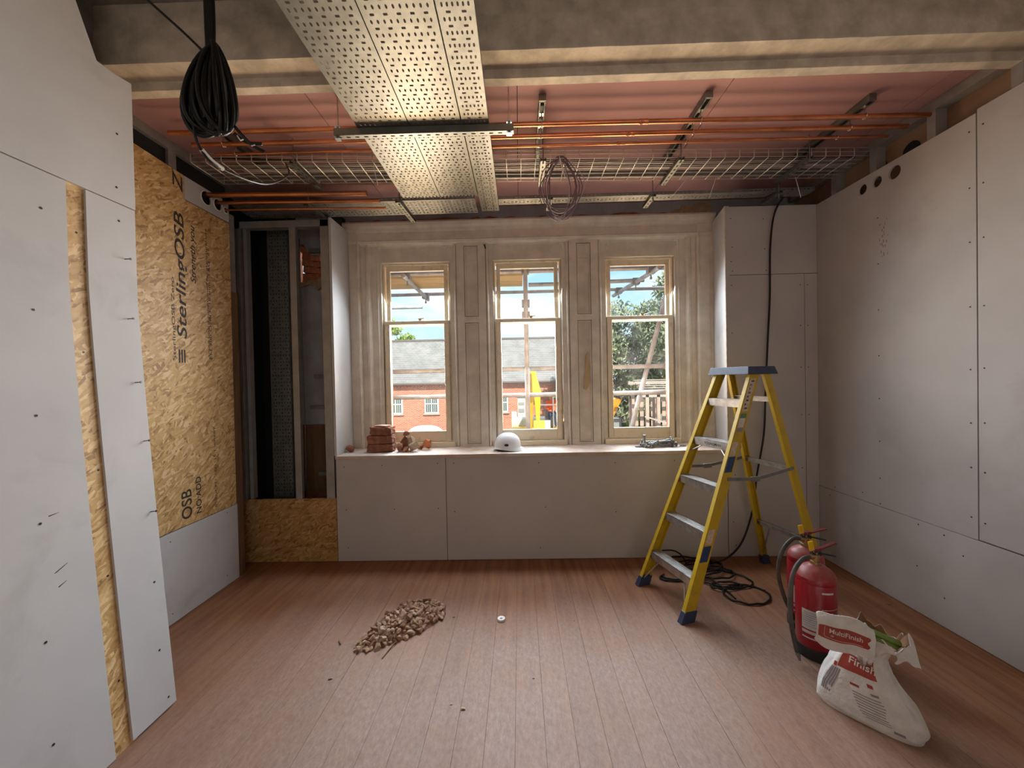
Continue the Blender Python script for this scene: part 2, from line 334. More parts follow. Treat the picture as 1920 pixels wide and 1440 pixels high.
def floor_mat():
    m = bpy.data.materials.new('dusty_floorboards'); m.use_nodes = True; t = m.node_tree; b = t.nodes['Principled BSDF']; L = t.links.new
    b.inputs['Roughness'].default_value = 0.62
    ge = N(t, 'ShaderNodeNewGeometry'); oi = N(t, 'ShaderNodeObjectInfo')
    sp = N(t, 'ShaderNodeSeparateXYZ'); L(ge.outputs['Position'], sp.inputs[0])
    # worn boards: long grain, a shade of its own for each board
    mp = N(t, 'ShaderNodeMapping'); mp.inputs['Scale'].default_value = (26, 2.0, 1); L(ge.outputs['Position'], mp.inputs[0])
    of = N(t, 'ShaderNodeVectorMath', operation='ADD'); L(mp.outputs[0], of.inputs[0]); L(oi.outputs['Random'], of.inputs[1])
    n1 = N(t, 'ShaderNodeTexNoise'); n1.inputs['Scale'].default_value = 1.0; n1.inputs['Detail'].default_value = 6; L(of.outputs[0], n1.inputs['Vector'])
    r1 = N(t, 'ShaderNodeValToRGB'); L(n1.outputs[0], r1.inputs[0]); r1.color_ramp.elements[0].color = (0.19,0.068,0.024,1); r1.color_ramp.elements[1].color = (0.34,0.145,0.058,1)
    r1.color_ramp.elements[0].position = 0.3; r1.color_ramp.elements[1].position = 0.75
    # plaster dust trodden over the middle of the room, thin along the walls
    n2 = N(t, 'ShaderNodeTexNoise'); n2.inputs['Scale'].default_value = 2.1; n2.inputs['Detail'].default_value = 8; n2.inputs['Roughness'].default_value = 0.65; L(ge.outputs['Position'], n2.inputs['Vector'])
    def mr(src, a, c, lo=0.0, hi=1.0):
        q = N(t, 'ShaderNodeMapRange'); q.inputs[1].default_value = a; q.inputs[2].default_value = c; q.inputs[3].default_value = lo; q.inputs[4].default_value = hi; L(src, q.inputs[0]); return q.outputs[0]
    dy = mr(sp.outputs[1], 3.2, 2.15); dx = mr(sp.outputs[0], 2.35, 1.35); dl = mr(sp.outputs[0], -2.35, -1.3)
    m1 = N(t, 'ShaderNodeMath', operation='MULTIPLY'); L(dy, m1.inputs[0]); L(dx, m1.inputs[1])
    m2 = N(t, 'ShaderNodeMath', operation='MULTIPLY'); L(m1.outputs[0], m2.inputs[0]); L(dl, m2.inputs[1])
    a1 = N(t, 'ShaderNodeMath', operation='MULTIPLY_ADD'); L(n2.outputs[0], a1.inputs[0]); a1.inputs[1].default_value = 2.0; a1.inputs[2].default_value = -1.0
    a2 = N(t, 'ShaderNodeMath', operation='ADD'); L(a1.outputs[0], a2.inputs[0]); L(m2.outputs[0], a2.inputs[1])
    dust = mr(a2.outputs[0], 0.05, 1.15, 0.02, 0.82)
    n3 = N(t, 'ShaderNodeTexNoise'); n3.inputs['Scale'].default_value = 60; n3.inputs['Detail'].default_value = 8; n3.inputs['Roughness'].default_value = 0.7; mp3 = N(t, 'ShaderNodeMapping'); mp3.inputs['Scale'].default_value = (1.0, 0.45, 1); mp3.inputs['Rotation'].default_value = (0,0,0.25); L(ge.outputs['Position'], mp3.inputs[0]); L(mp3.outputs[0], n3.inputs['Vector'])
    rd = N(t, 'ShaderNodeValToRGB'); L(n3.outputs[0], rd.inputs[0]); rd.color_ramp.elements[0].color = (0.20,0.112,0.08,1); rd.color_ramp.elements[1].color = (0.37,0.255,0.21,1)
    rd.color_ramp.elements[0].position = 0.3; rd.color_ramp.elements[1].position = 0.72
    mx = N(t, 'ShaderNodeMix', data_type='RGBA'); L(dust, mx.inputs[0]); L(r1.outputs[0], mx.inputs[6]); L(rd.outputs[0], mx.inputs[7])
    # dark stains and specks with their own shapes
    n4 = N(t, 'ShaderNodeTexNoise'); n4.inputs['Scale'].default_value = 9; n4.inputs['Detail'].default_value = 9; n4.inputs['Roughness'].default_value = 0.75; L(ge.outputs['Position'], n4.inputs['Vector'])
    st = mr(n4.outputs[0], 0.57, 0.70, 0.0, 0.65)
    m4 = N(t, 'ShaderNodeMix', data_type='RGBA'); L(st, m4.inputs[0]); L(mx.outputs[2], m4.inputs[6]); m4.inputs[7].default_value = (0.22,0.12,0.075,1)
    hs = N(t, 'ShaderNodeHueSaturation'); L(m4.outputs[2], hs.inputs['Color']); L(mr(oi.outputs['Random'], 0, 1, 0.95, 1.03), hs.inputs['Value'])
    L(hs.outputs[0], b.inputs['Base Color'])
    bp = N(t, 'ShaderNodeBump'); bp.inputs['Strength'].default_value = 0.15; bp.inputs['Distance'].default_value = 0.004; L(n3.outputs[0], bp.inputs['Height']); L(bp.outputs[0], b.inputs['Normal'])
    return m
M['floor'] = floor_mat()

def glass_mat():
    m = bpy.data.materials.new('dusty_window_glass'); m.use_nodes = True; t = m.node_tree; t.nodes.remove(t.nodes['Principled BSDF']); L = t.links.new
    out = t.nodes['Material Output']; tr = N(t, 'ShaderNodeBsdfTransparent'); tr.inputs[0].default_value = (0.97,0.98,0.98,1)
    gl = N(t, 'ShaderNodeBsdfGlossy'); gl.inputs['Roughness'].default_value = 0.03; gl.inputs[0].default_value = (0.9,0.9,0.9,1)
    df = N(t, 'ShaderNodeBsdfTranslucent'); df.inputs[0].default_value = (0.8,0.8,0.78,1)
    lw = N(t, 'ShaderNodeLayerWeight'); lw.inputs[0].default_value = 0.15
    m1 = N(t, 'ShaderNodeMixShader'); L(lw.outputs['Fresnel'], m1.inputs[0]); L(tr.outputs[0], m1.inputs[1]); L(gl.outputs[0], m1.inputs[2])
    tc = N(t, 'ShaderNodeTexCoord'); nz = N(t, 'ShaderNodeTexNoise'); nz.inputs['Scale'].default_value = 5; nz.inputs['Detail'].default_value = 8; L(tc.outputs['Object'], nz.inputs['Vector'])
    mr = N(t, 'ShaderNodeMapRange'); mr.inputs[1].default_value = 0.4; mr.inputs[2].default_value = 0.75; mr.inputs[3].default_value = 0.001; mr.inputs[4].default_value = 0.007; L(nz.outputs[0], mr.inputs[0])
    m2 = N(t, 'ShaderNodeMixShader'); L(mr.outputs[0], m2.inputs[0]); L(m1.outputs[0], m2.inputs[1]); L(df.outputs[0], m2.inputs[2])
    L(m2.outputs[0], out.inputs[0]); return m
M['glass'] = glass_mat()
# ================================================================ THE ROOM
YB = 3.364            # face of the boarding under the window
def XR(y): return 2.5645-0.0161*y
def S(name): return empty(name, (0,0,0), kind='structure')
def screws(pts, nrm, parent, r=0.0045, label=None):
    mb = MB(); n = Vector(nrm)
    for p in pts: mb.cyl(Vector(p), Vector(p)+n*0.0012, r, 6)
    return build(mb, 'screw_heads', M['screw'], parent, kind='stuff')

def rframe(mb, x0, x1, z0, z1, bx, bz, y0, y1):
    mb.box((x0,y0,z0),(x0+bx,y1,z1)); mb.box((x1-bx,y0,z0),(x1,y1,z1)); mb.box((x0+bx,y0,z0),(x1-bx,y1,z0+bz)); mb.box((x0+bx,y0,z1-bz),(x1-bx,y1,z1))
# ---- floor: separate boards running towards the window
floor = S('floor')
mb = MB(); mb.box((-2.6,-2.7,-0.12), (2.75,3.80,-0.022)); build(mb, 'subfloor', M['dark'], floor)
rnd = random.Random(3); x = -2.52; pw = 0.13
while x < 2.62:
    cuts = [-2.65, rnd.uniform(-1.4,1.05), 3.42]
    for k in range(2):
        mb = MB(); dz = rnd.uniform(-0.0008,0.0006)
        mb.box((x+0.0004, cuts[k]+0.0006, -0.022), (x+pw-0.0004, cuts[k+1]-0.0006, dz))
        build(mb, 'floorboard', M['floor'], floor, bevel=0.0007)
    x += pw

# ---- right wall: plasterboard on steel studs, brown backing seen above the boards
wr = S('wall_right')
PR = lambda u, v, w: (XR(u)+w, u, v)
mb = MB(); mb.sheet(-2.7, 3.9, -0.1, 3.6, lambda u,v,w: (XR(u)+0.085+w, u, v), 0.12); build(mb, 'backing_panel', M['ply'], wr)
def rboard(y0, y1, z0, z1):
    mb = MB(); mb.sheet(y0, y1, z0, z1, PR, 0.0125); return build(mb, 'plasterboard', M['board_r'], wr, bevel=0.0012)
mb = MB()                                   # far upper board with three pipe holes
cells = [2.985, 2.872, 2.755, 2.62]; zc0, zc1 = 2.795, 2.950
for (a, b_, rr) in ((2.872,2.985,0.036),(2.755,2.872,0.036),(2.62,2.755,0.043)):
    mb.holecell(a, b_, zc0, zc1, rr, rr, PR, 0.0125, n=18)
mb.sheet(2.985, 3.362, zc0, 2.954, PR, 0.0125); mb.sheet(2.228, 2.62, zc0, 2.954, PR, 0.0125); mb.sheet(2.228, 3.362, 0.602, zc0, PR, 0.0125); mb.sheet(2.62, 2.985, zc1, 2.954, PR, 0.0125)
build(mb, 'plasterboard', M['board_r'], wr)
rboard(1.022, 2.2215, 0.605, 2.972); rboard(-0.18, 1.018, 0.605, 2.965); rboard(-1.38, -0.184, 0.605, 2.965); rboard(-2.65, -1.384, 0.605, 2.965)
rboard(0.962, 3.362, 0.004, 0.598); rboard(-1.44, 0.958, 0.004, 0.598); rboard(-2.65, -1.444, 0.004, 0.598)
pts = []
for z in (2.87,2.56,2.26,1.9,1.55,1.25,1.0,0.72): pts += [(XR(2.26)-0.0008, 2.258, z), (XR(2.19)-0.0008, 2.193, z+rnd.uniform(-.015,.015))]
for z in (2.62,2.3,1.98,1.66,1.36,1.06,0.8,0.62): pts.append((XR(2.8)-0.0008, 2.81, z))
for y, z in ((2.55,0.57),(2.4,0.56),(2.3,0.48),(2.56,0.3),(1.98,0.46),(1.99,0.2),(2.0,0.03),(3.2,0.63),(2.95,0.66),(3.25,0.55),(2.4,0.18)): pts.append((XR(y)-0.0008, y, z))
screws(pts, (-1,0,0), wr)
rsc = random.Random(17)
for k in range(26):                          # muddy scuffs trodden or rubbed onto the far board
    y, z = 2.77+rsc.gauss(0,0.014), rsc.uniform(2.34,2.60); l = rsc.uniform(0.006,0.02); mb = MB(); mb.sheet(y-0.003,y+0.003,z-l/2,z+l/2,lambda u,v,w: (XR(u)-0.0006+w,u,v),0.0008); build(mb, 'scuff_mark', M['mortar'], wr)
# steel head track and studs above the boards
PS = lambda u, v, w: (XR(u)+0.014+w, u, v)
mb = MB(); mb.sheet(2.1, 3.7, 3.125, 3.184, PS, 0.07); build(mb, 'head_track', M['stud'], wr)
for y in (2.47, 2.86, 3.2, 2.06):
    mb = MB(); mb.sheet(y-0.025, y+0.025, 2.9, 3.13, PS, 0.068); build(mb, 'stud', M['stud'], wr)
for y, z, r in ((2.66,2.995,0.06),(2.86,3.0,0.035)):       # dark discs on the backing, painted shade for pipe openings
    mb = MB(); mb.cyl((XR(y)+0.0846, y, z), (XR(y)+0.083, y, z), r, 20); build(mb, 'pipe_opening_shade', M['dark'], wr)

# ---- left wall: near partition (boards bowing out at the foot, strand-board strip between), set-back strand-board bay behind
wl = S('wall_left')
def xl(z): return -1.84+0.13*(max(0.0,(2.0-z)/2.0))**1.2
def lboard(y0, y1, z0, z1, dx, t, m, name, nv=24):
    mb = MB()
    for w in (0, -t): mb.grid(lambda u,v: (xl(z0+(z1-z0)*v)+dx+w, y0+(y1-y0)*u, z0+(z1-z0)*v), 2, nv)
    n = 2*nv
    for j in range(nv-1):
        for i in (0,1): mb.add([mb.v[j*2+i], mb.v[(j+1)*2+i], mb.v[n+(j+1)*2+i], mb.v[n+j*2+i]], [(0,1,2,3)])
    for j in (0, nv-1): mb.add([mb.v[j*2], mb.v[j*2+1], mb.v[n+j*2+1], mb.v[n+j*2]], [(0,1,2,3)])
    return build(mb, name, m, wl)
mb = MB(); mb.box((-2.30,-2.7,-0.1), (-1.875,1.862,2.975)); build(mb, 'partition_core', M['stud'], wl)
mb = MB(); mb.box((-2.42,-2.7,2.975), (-2.05,1.93,3.6)); build(mb, 'downstand', M['grey_plaster'], wl)
lboard(0.39, 1.588, 0.004, 2.398, 0, 0.0125, M['board_l'], 'plasterboard'); lboard(-0.81, 0.387, 0.004, 2.398, 0, 0.0125, M['board_l'], 'plasterboard'); lboard(-2.65, -0.814, 0.004, 2.398, 0, 0.0125, M['board_l'], 'plasterboard')
lboard(1.662, 1.878, 0.012, 2.398, 0.0, 0.0125, M['board_l'], 'plasterboard')
lboard(1.56, 1.69, 0.0, 2.405, -0.010, 0.010, M['osb_x'], 'strand_board_strip')
mb = MB(); mb.prism([(0.4,2.402),(0.4,3.42),(1.55,3.42),(1.645,3.184),(1.722,2.993),(1.80,2.994),(1.878,3.006),(1.878,2.402)], 'x', -1.8525, -1.836); build(mb, 'plasterboard', M['board_l'], wl, bevel=0.0015)
mb = MB(); mb.prism([(-2.65,2.402),(-2.65,3.42),(0.396,3.42),(0.396,2.402)], 'x', -1.8525, -1.836); build(mb, 'plasterboard', M['board_l'], wl, bevel=0.0015)
pts = [(xl(z)+0.0003, y, z) for y, z in ((1.50,2.25),(1.25,2.3),(1.46,1.85),(1.2,1.6),(1.44,1.45),(1.42,1.05),(1.4,0.62),(1.39,0.25),(1.80,2.32),(1.83,0.62),(1.82,0.3),(1.84,0.06),(1.62,2.2),(1.62,1.7),(1.635,1.2),(1.63,0.75),(1.63,0.3))]
pts += [(-1.8357, 1.80, 2.72), (-1.8357, 1.79, 2.47)]
screws(pts, (1,0,0), wl, 0.005)
for y, z in ((1.82,2.15),(1.82,1.87),(1.83,1.57),(1.845,1.29),(1.845,0.95)):       # nails left standing proud of the board edge
    mb = MB(); x0 = xl(z); mb.tube([(x0-0.004,y,z),(x0+0.022,y+0.006,z+0.002)], 0.0022, 6); mb.cyl((x0+0.022,y+0.006,z+0.002),(x0+0.0245,y+0.0065,z+0.002), 0.0055, 8); build(mb, 'nail', M['screw'], wl)
for y, z, l, a in ((1.465,1.07,0.035,0.1),(1.47,0.86,0.05,0.45),(1.47,0.80,0.03,0.4)):
    mb = MB(); d = Vector((0,math.cos(a),math.sin(a))); c = Vector((xl(z)+0.0003,y,z)); mb.beam(c-d*l/2,c+d*l/2,0.0008,0.0045,up=(0,-math.sin(a),math.cos(a)),h1=0.001); build(mb, 'scuff_mark', M['screw'], wl)
# the bay: strand board with print, white board at its head, plasterboard at its foot, posts
XO = -2.285
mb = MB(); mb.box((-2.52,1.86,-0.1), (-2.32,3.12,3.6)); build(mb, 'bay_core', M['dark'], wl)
mb = MB(); mb.prism([(1.87,0.605),(1.87,3.03),(2.34,3.012),(2.69,3.000),(2.69,2.835),(3.108,2.83),(3.10,0.598)], 'x', XO-0.016, XO); osb = build(mb, 'strand_board', M['osb_x'], wl)
mb = MB()                                              # white piece drilled for the three pipes
PW = lambda u, v, w: (XO-0.0005-w, u, v)
for y0, y1, zz0, zz1, rr in ((2.82,2.945,2.862,3.0,0.052),(2.945,3.045,2.862,3.0,0.045),(3.045,3.108,2.862,2.985,0.026)):
    mb.holecell(y0, y1, zz0, zz1, rr, rr, PW, 0.0125, n=16)
mb.sheet(2.693, 2.82, 2.84, 3.0, PW, 0.0125); mb.sheet(2.82, 3.108, 2.84, 2.862, PW, 0.0125)
build(mb, 'plasterboard', M['board_l'], wl)
mb = MB(); mb.box((XO-0.014,1.87,0.004), (XO-0.001,3.11,0.594)); build(mb, 'plasterboard', M['board_l'], wl, bevel=0.0012)
screws([(XO-0.0012,y,z) for y,z in ((2.5,0.54),(3.0,0.56),(2.5,0.07),(2.98,0.08))]+[(XO+0.0002,y,z) for y,z in ((2.8,1.45),(2.75,1.05),(3.07,1.9),(3.08,2.4),(3.08,1.3))], (1,0,0), wl, 0.004)
mb = MB(); mb.box((-2.44,3.125,0.0), (-2.30,3.20,2.3)); build(mb, 'timber_post', M['timber'], wl, bevel=0.002)
mb = MB(); mb.box((-2.45,3.125,2.3), (-2.31,3.20,2.93)); build(mb, 'post_head', M['grey_plaster'], wl, bevel=0.002)
mb = MB(); mb.box((-2.40,1.9,3.125), (-2.29,3.7,3.184)); build(mb, 'head_track', M['stud'], wl)
for y in (2.62, 2.02):
    mb = MB(); mb.box((-2.36,y-0.03,2.98), (-2.30,y+0.03,3.13)); build(mb, 'stud', M['stud'], wl)
# ink print on the strand board, reading upwards
UP = basis((0,0,1), (0,-1,0))
def ink(body, size, y, z, sx=1.0, bold=True, shear=0.0): return text('board_print', body, size, M['print_black'], osb, (XO+0.0006, y, z), UP, bold=bold, shear=shear, sx=sx)
ink('SterlingOSB', 0.108, 2.675, 1.865, 1.62, shear=0.2); ink('Z', 0.108, 2.675, 2.87, 1.5, shear=0.2); ink('≡', 0.12, 2.675, 1.70, 1.5)
ink('SterlingOSB Zero', 0.035, 2.585, 1.72, 2.2, bold=False); ink('Strength you', 0.062, 2.765, 2.27, 1.25, shear=0.25)
ink('strand board conditioned for structural use', 0.026, 2.875, 1.74, 2.1, bold=False); ink('EN 300 OSB/3  18 mm  T&G  22', 0.028, 2.895, 1.74, 2.2, bold=False)
ink('OSB', 0.115, 2.672, 0.64, 0.95); ink('NO ADD', 0.062, 2.755, 0.645, 1.05); ink('0502-CPD  (22)  15 1 wvis 09', 0.026, 2.90, 0.64, 1.9, bold=False)

# ---- rear of the room, behind the camera
wb = S('wall_rear')
for a_, b_ in (((-2.4,-2.75,-0.1),(-0.55,-2.62,3.6)),((1.75,-2.75,-0.1),(2.8,-2.62,3.6)),((-0.55,-2.75,-0.1),(1.75,-2.62,1.2)),((-0.55,-2.75,2.6),(1.75,-2.62,3.6))):
    mb = MB(); mb.box(a_, b_); build(mb, 'plasterboard', M['board'], wb)
w4 = S('window_4')  # unseen window, added to go with the rear fill light
for a_, b_ in (((-0.55,-2.74,1.2),(1.75,-2.66,1.26)),((-0.55,-2.74,2.54),(1.75,-2.66,2.6)),((-0.55,-2.74,1.26),(-0.49,-2.66,2.54)),((1.69,-2.74,1.26),(1.75,-2.66,2.54)),((0.57,-2.74,1.26),(0.63,-2.66,2.54))):
    mb = MB(); mb.box(a_, b_); build(mb, 'frame', M['paint'], w4)

# ---- ceilings and the stepped plaster beam
ce = S('ceiling')
mb = MB(); mb.box((-2.55,2.05,3.205), (2.85,4.05,3.6)); build(mb, 'slab', M['dark'], ce)
for x0, x1 in ((-2.5,-2.382),(-2.378,-1.182),(-1.178,0.018),(0.022,1.218),(1.222,2.418),(2.422,2.64)):
    mb = MB(); mb.box((x0,2.08,3.186), (x1,3.78,3.2)); build(mb, 'ceiling_board', M['pink'], ce)
mb = MB(); mb.box((-2.5,-2.75,3.42), (2.8,1.95,3.6)); build(mb, 'near_ceiling_board', M['grey_plaster'], ce)  # dark grey here stands in for shade above the tray slots
beam = S('trim_1')
mb = MB(); n = 90
prof = [(1.914,3.46),(1.914,3.30),(1.908,3.295),(1.909,3.14),(1.914,3.131),(1.975,3.1285),(2.03,3.131),(2.033,3.127),(2.034,3.095),(2.038,3.09),(2.09,3.089),(2.096,3.094),(2.097,3.46)]
rb = random.Random(5)
wob = [[rb.uniform(-0.0008,0.0008) for _ in prof] for _ in range(n)]
mb.grid(lambda u,v: (-2.32+5.07*v, prof[int(round(u*(len(prof)-1)))][0]+wob[int(round(v*(n-1)))][int(round(u*(len(prof)-1)))], prof[int(round(u*(len(prof)-1)))][1]+wob[int(round(v*(n-1)))][(int(round(u*(len(prof)-1)))+3) % len(prof)]), len(prof), n)
build(mb, 'beam_casing', M['plaster'], beam, smooth=True, auto=35)

# ---- window wall
wk = S('wall_back')
def bbox(name, a, b, m, **kw):
    mb = MB(); mb.box(a, b); return build(mb, name, m, wk, **kw)
# outer masonry with the three openings
bbox('masonry_below', (-3.0,3.83,-2.2), (3.0,4.02,0.93), M['brick']); bbox('masonry_above', (-3.0,3.83,2.70), (3.0,4.02,3.75), M['brick']) if False else None
for a, b in (((-1.88,3.83,2.95),(3.0,4.02,3.75)), ((-3.0,3.83,2.97),(-1.88,4.02,3.75)), ((-1.3,3.83,2.70),(1.5,4.02,2.95)), ((1.48,3.83,0.93),(3.0,4.02,2.95)), ((-1.79,3.83,0.93),(-1.30,4.02,2.95)), ((-3.0,3.83,0.93),(-2.2,4.02,2.97)), ((-2.2,3.83,0.93),(-1.79,4.02,2.50)),
             ((-0.65,3.83,0.93),(-0.225,4.02,2.70)), ((0.415,3.83,0.93),(0.825,4.02,2.70))):
    bbox('masonry', a, b, M['brick'])
# broken masonry showing through the riser
for k, (cx, cz, w, h, a) in enumerate(((-2.0,2.535,0.22,0.06,0.06),(-1.88,2.545,0.12,0.055,-0.1),(-2.03,2.60,0.18,0.06,0.1),(-1.93,2.60,0.13,0.055,-0.2),(-2.045,2.665,0.13,0.06,0.15),(-1.95,2.66,0.10,0.055,0.1),(-2.06,2.73,0.11,0.06,0.2),(-1.965,2.72,0.09,0.06,-0.2),(-2.08,2.80,0.10,0.07,0.3),(-1.995,2.785,0.08,0.06,0.1),(-2.09,2.865,0.09,0.06,0.2),(-1.985,2.85,0.12,0.07,0.1),(-1.865,2.70,0.09,0.07,0),(-1.88,2.635,0.10,0.06,0.1),(-1.9,2.765,0.07,0.06,0.1),(-1.91,2.92,0.2,0.06,0),(-2.08,2.93,0.2,0.06,0))):
    mb = MB(); mb.cbox((0,0,0), (w,0.11,h)); o = build(mb, 'brick', M['brick_o'], wk, local=True, bevel=0.008); o.location = (cx, 3.89+0.012*(k%3), cz); o.rotation_euler = (0.1*(k%2), a*0.5, a)
mb = MB()                                   # grey lining of the riser with its ragged hole
out = [(-2.13,1.15),(-1.60,1.15),(-1.60,3.18),(-2.13,3.18)]
hole = [(-2.105,2.90),(-2.06,2.885),(-2.02,2.82),(-1.985,2.79),(-1.93,2.785),(-1.885,2.845),(-1.85,2.86),(-1.845,2.70),(-1.855,2.62),(-1.90,2.55),(-1.945,2.515),(-1.985,2.545),(-2.03,2.53),(-2.075,2.515),(-2.115,2.54),(-2.118,2.75)]
def ringed(mb, out_pts, hole_pts, ydep, t):
    c = (sum(p[0] for p in hole_pts)/len(hole_pts), sum(p[1] for p in hole_pts)/len(hole_pts))
    hp = sorted(hole_pts, key=lambda p: math.atan2(p[1]-c[1], p[0]-c[0]))
    x0 = min(p[0] for p in out_pts); x1 = max(p[0] for p in out_pts); z0 = min(p[1] for p in out_pts); z1 = max(p[1] for p in out_pts)
    angs = [math.atan2(p[1]-c[1], p[0]-c[0]) for p in hp]
    ring = list(zip(angs, hp))
    for cx_, cz_ in out_pts:                                  # add the corners
        a = math.atan2(cz_-c[1], cx_-c[0]); k = min(range(len(angs)), key=lambda i: abs(angs[i]-a)); ring.append((a, hp[k]))
    ring.sort(key=lambda q: q[0]); rim = []
    for a, p in ring:
        ca, sa = math.cos(a), math.sin(a)
        k = min((x1-c[0])/ca if ca > 1e-9 else ((x0-c[0])/ca if ca < -1e-9 else 1e9), (z1-c[1])/sa if sa > 1e-9 else ((z0-c[1])/sa if sa < -1e-9 else 1e9)); rim.append((c[0]+ca*k, c[1]+sa*k))
    m = len(ring); hp2 = [p for _, p in ring]
    vs = [(p[0], ydep+w, p[1]) for w in (0,t) for r_ in (rim, hp2) for p in r_]; fs = []
    for i in range(m):
        j = (i+1) % m; fs += [(i,m+i,m+j,j),(2*m+i,2*m+j,3*m+j,3*m+i),(m+i,3*m+i,3*m+j,m+j)]
    mb.add(vs, fs)
ringed(mb, out, hole, 3.785, 0.03); build(mb, 'riser_lining', M['greywall'], wk)
mb = MB(); mb.prism([(-2.13,2.47),(-2.13,2.535),(-2.08,2.52),(-2.03,2.53),(-1.985,2.545),(-1.945,2.53),(-1.90,2.56),(-1.845,2.60),(-1.84,2.50),(-1.88,2.475),(-1.92,2.44),(-1.96,2.465),(-2.0,2.50),(-2.06,2.48)], 'y', 3.76, 3.784); build(mb, 'broken_edge', M['mortar'], wk)
bbox('riser_lining', (-2.13,3.785,0.5), (-1.60,3.82,1.148), M['timber'])
bbox('riser_lining', (-3.0,3.80,0.0), (-2.13,3.83,3.2), M['dark']); bbox('riser_lining', (-2.53,3.38,0.0), (-2.50,3.83,3.2), M['dark']); bbox('riser_lining', (-1.66,3.38,0.0), (-1.63,3.83,3.1), M['dark'])  # near-black sheets carry the riser's shade in their colour
# riser frame of steel studs
bbox('stud', (-2.44,3.364,0.55), (-2.385,3.43,2.95), M['stud']); bbox('stud', (-2.365,3.38,0.55), (-2.335,3.43,2.90), M['stud']); bbox('stud', (-1.955,3.364,0.55), (-1.90,3.40,2.90), M['stud'])
bbox('stud', (-1.685,3.364,0.55), (-1.615,3.42,2.955), M['stud']); bbox('head_track', (-2.44,3.364,2.895), (-1.61,3.43,2.952), M['stud'])
bbox('strand_board', (-2.445,YB,0.004), (-1.605,YB+0.018,0.552), M['osb_y'], bevel=0.001)
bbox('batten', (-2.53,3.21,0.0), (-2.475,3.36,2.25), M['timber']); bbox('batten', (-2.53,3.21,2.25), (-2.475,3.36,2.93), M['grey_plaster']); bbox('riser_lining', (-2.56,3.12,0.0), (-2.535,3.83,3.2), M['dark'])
# brackets in the riser
for x0, x1, z in ((-1.99,-1.86,2.80),(-1.97,-1.80,1.60),(-2.02,-1.76,1.30),(-1.95,-1.85,0.66)):
    bbox('bracket', (x0,3.74,z), (x1,3.785,z+0.035), M['galv_dull'])
# boarding under the sill, beside the window
def fboard(x0, x1, z0, z1): return bbox('plasterboard', (x0,YB,z0), (x1,YB+0.0125,z1), M['board'], bevel=0.0012)
fboard(-1.600,-0.652,0.004,0.888); fboard(-0.648,1.744,0.004,0.888)
fboard(1.750,2.403,0.004,2.384); fboard(2.407,2.5115,0.004,2.384); fboard(1.750,2.5115,2.388,2.958)
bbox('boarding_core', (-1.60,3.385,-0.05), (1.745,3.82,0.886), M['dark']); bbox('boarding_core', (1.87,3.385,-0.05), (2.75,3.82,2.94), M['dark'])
screws([(x,YB-0.0003,z) for x,z in ((-1.53,0.82),(-1.2,0.83),(-0.72,0.84),(-0.58,0.84),(-1.52,0.45),(-1.51,0.12),(-0.72,0.45),(-0.58,0.42),(-1.1,0.45),(0.15,0.83),(0.2,0.45),(0.15,0.1),(0.8,0.82),(0.8,0.4),(1.3,0.83),(1.3,0.4),
    (1.80,2.86),(1.81,2.62),(1.80,2.5),(1.81,2.42),(2.07,2.85),(2.08,2.6),(2.09,2.42),(1.80,2.3),(1.80,1.9),(1.80,1.5),(2.37,2.29),(2.43,2.29),(2.37,1.95),(2.43,1.95),(2.37,1.6),(2.43,1.6),(2.37,1.2),(2.43,1.2),(2.1,0.7),(2.37,0.75),(1.81,0.7),(1.79,0.3),(1.81,0.1))], (0,-1,0), wk)
# window reveals
mb = MB(); mb.box((-1.612,YB,0.918), (-1.590,3.72,2.968)); build(mb, 'reveal_board', M['board_l'], wk, bevel=0.001)
mb = MB(); mb.prism([(1.750,YB),(1.815,3.72),(1.85,3.72),(1.785,YB+0.001)], 'z', 0.918, 2.965); build(mb, 'reveal_board', M['board_l'], wk)
mb = MB(); mb.box((1.7495,YB-0.003,0.9), (1.757,YB+0.004,2.965)); build(mb, 'raw_board_edge', M['core'], wk)
# old wall above the window with its broken plaster edge
bbox('old_plaster', (-1.63,3.745,3.05), (2.6,3.83,3.19), M['greywall'])
rp = random.Random(11); top = []; xx = -1.58
while xx < 1.84: top.append((xx, 3.062+rp.uniform(0,0.03)+(0.07 if xx > 1.45 else 0)*rp.random())); xx += rp.uniform(0.04,0.11)
mb = MB(); mb.prism(top+[(1.84,3.03),(-1.60,3.03)], 'y', 3.728, 3.75); build(mb, 'broken_plaster_edge', M['brick'], wk)
mb = MB(); mb.prism([(1.42,3.05),(1.46,3.10),(1.52,3.09),(1.55,3.14),(1.63,3.13),(1.68,3.16),(1.80,3.17),(1.84,3.05)], 'y', 3.722, 3.74); build(mb, 'broken_plaster_patch', M['mortar'], wk)
bbox('metal_strip', (1.80,3.40,2.958), (2.35,3.46,2.985), M['galv_dull'])

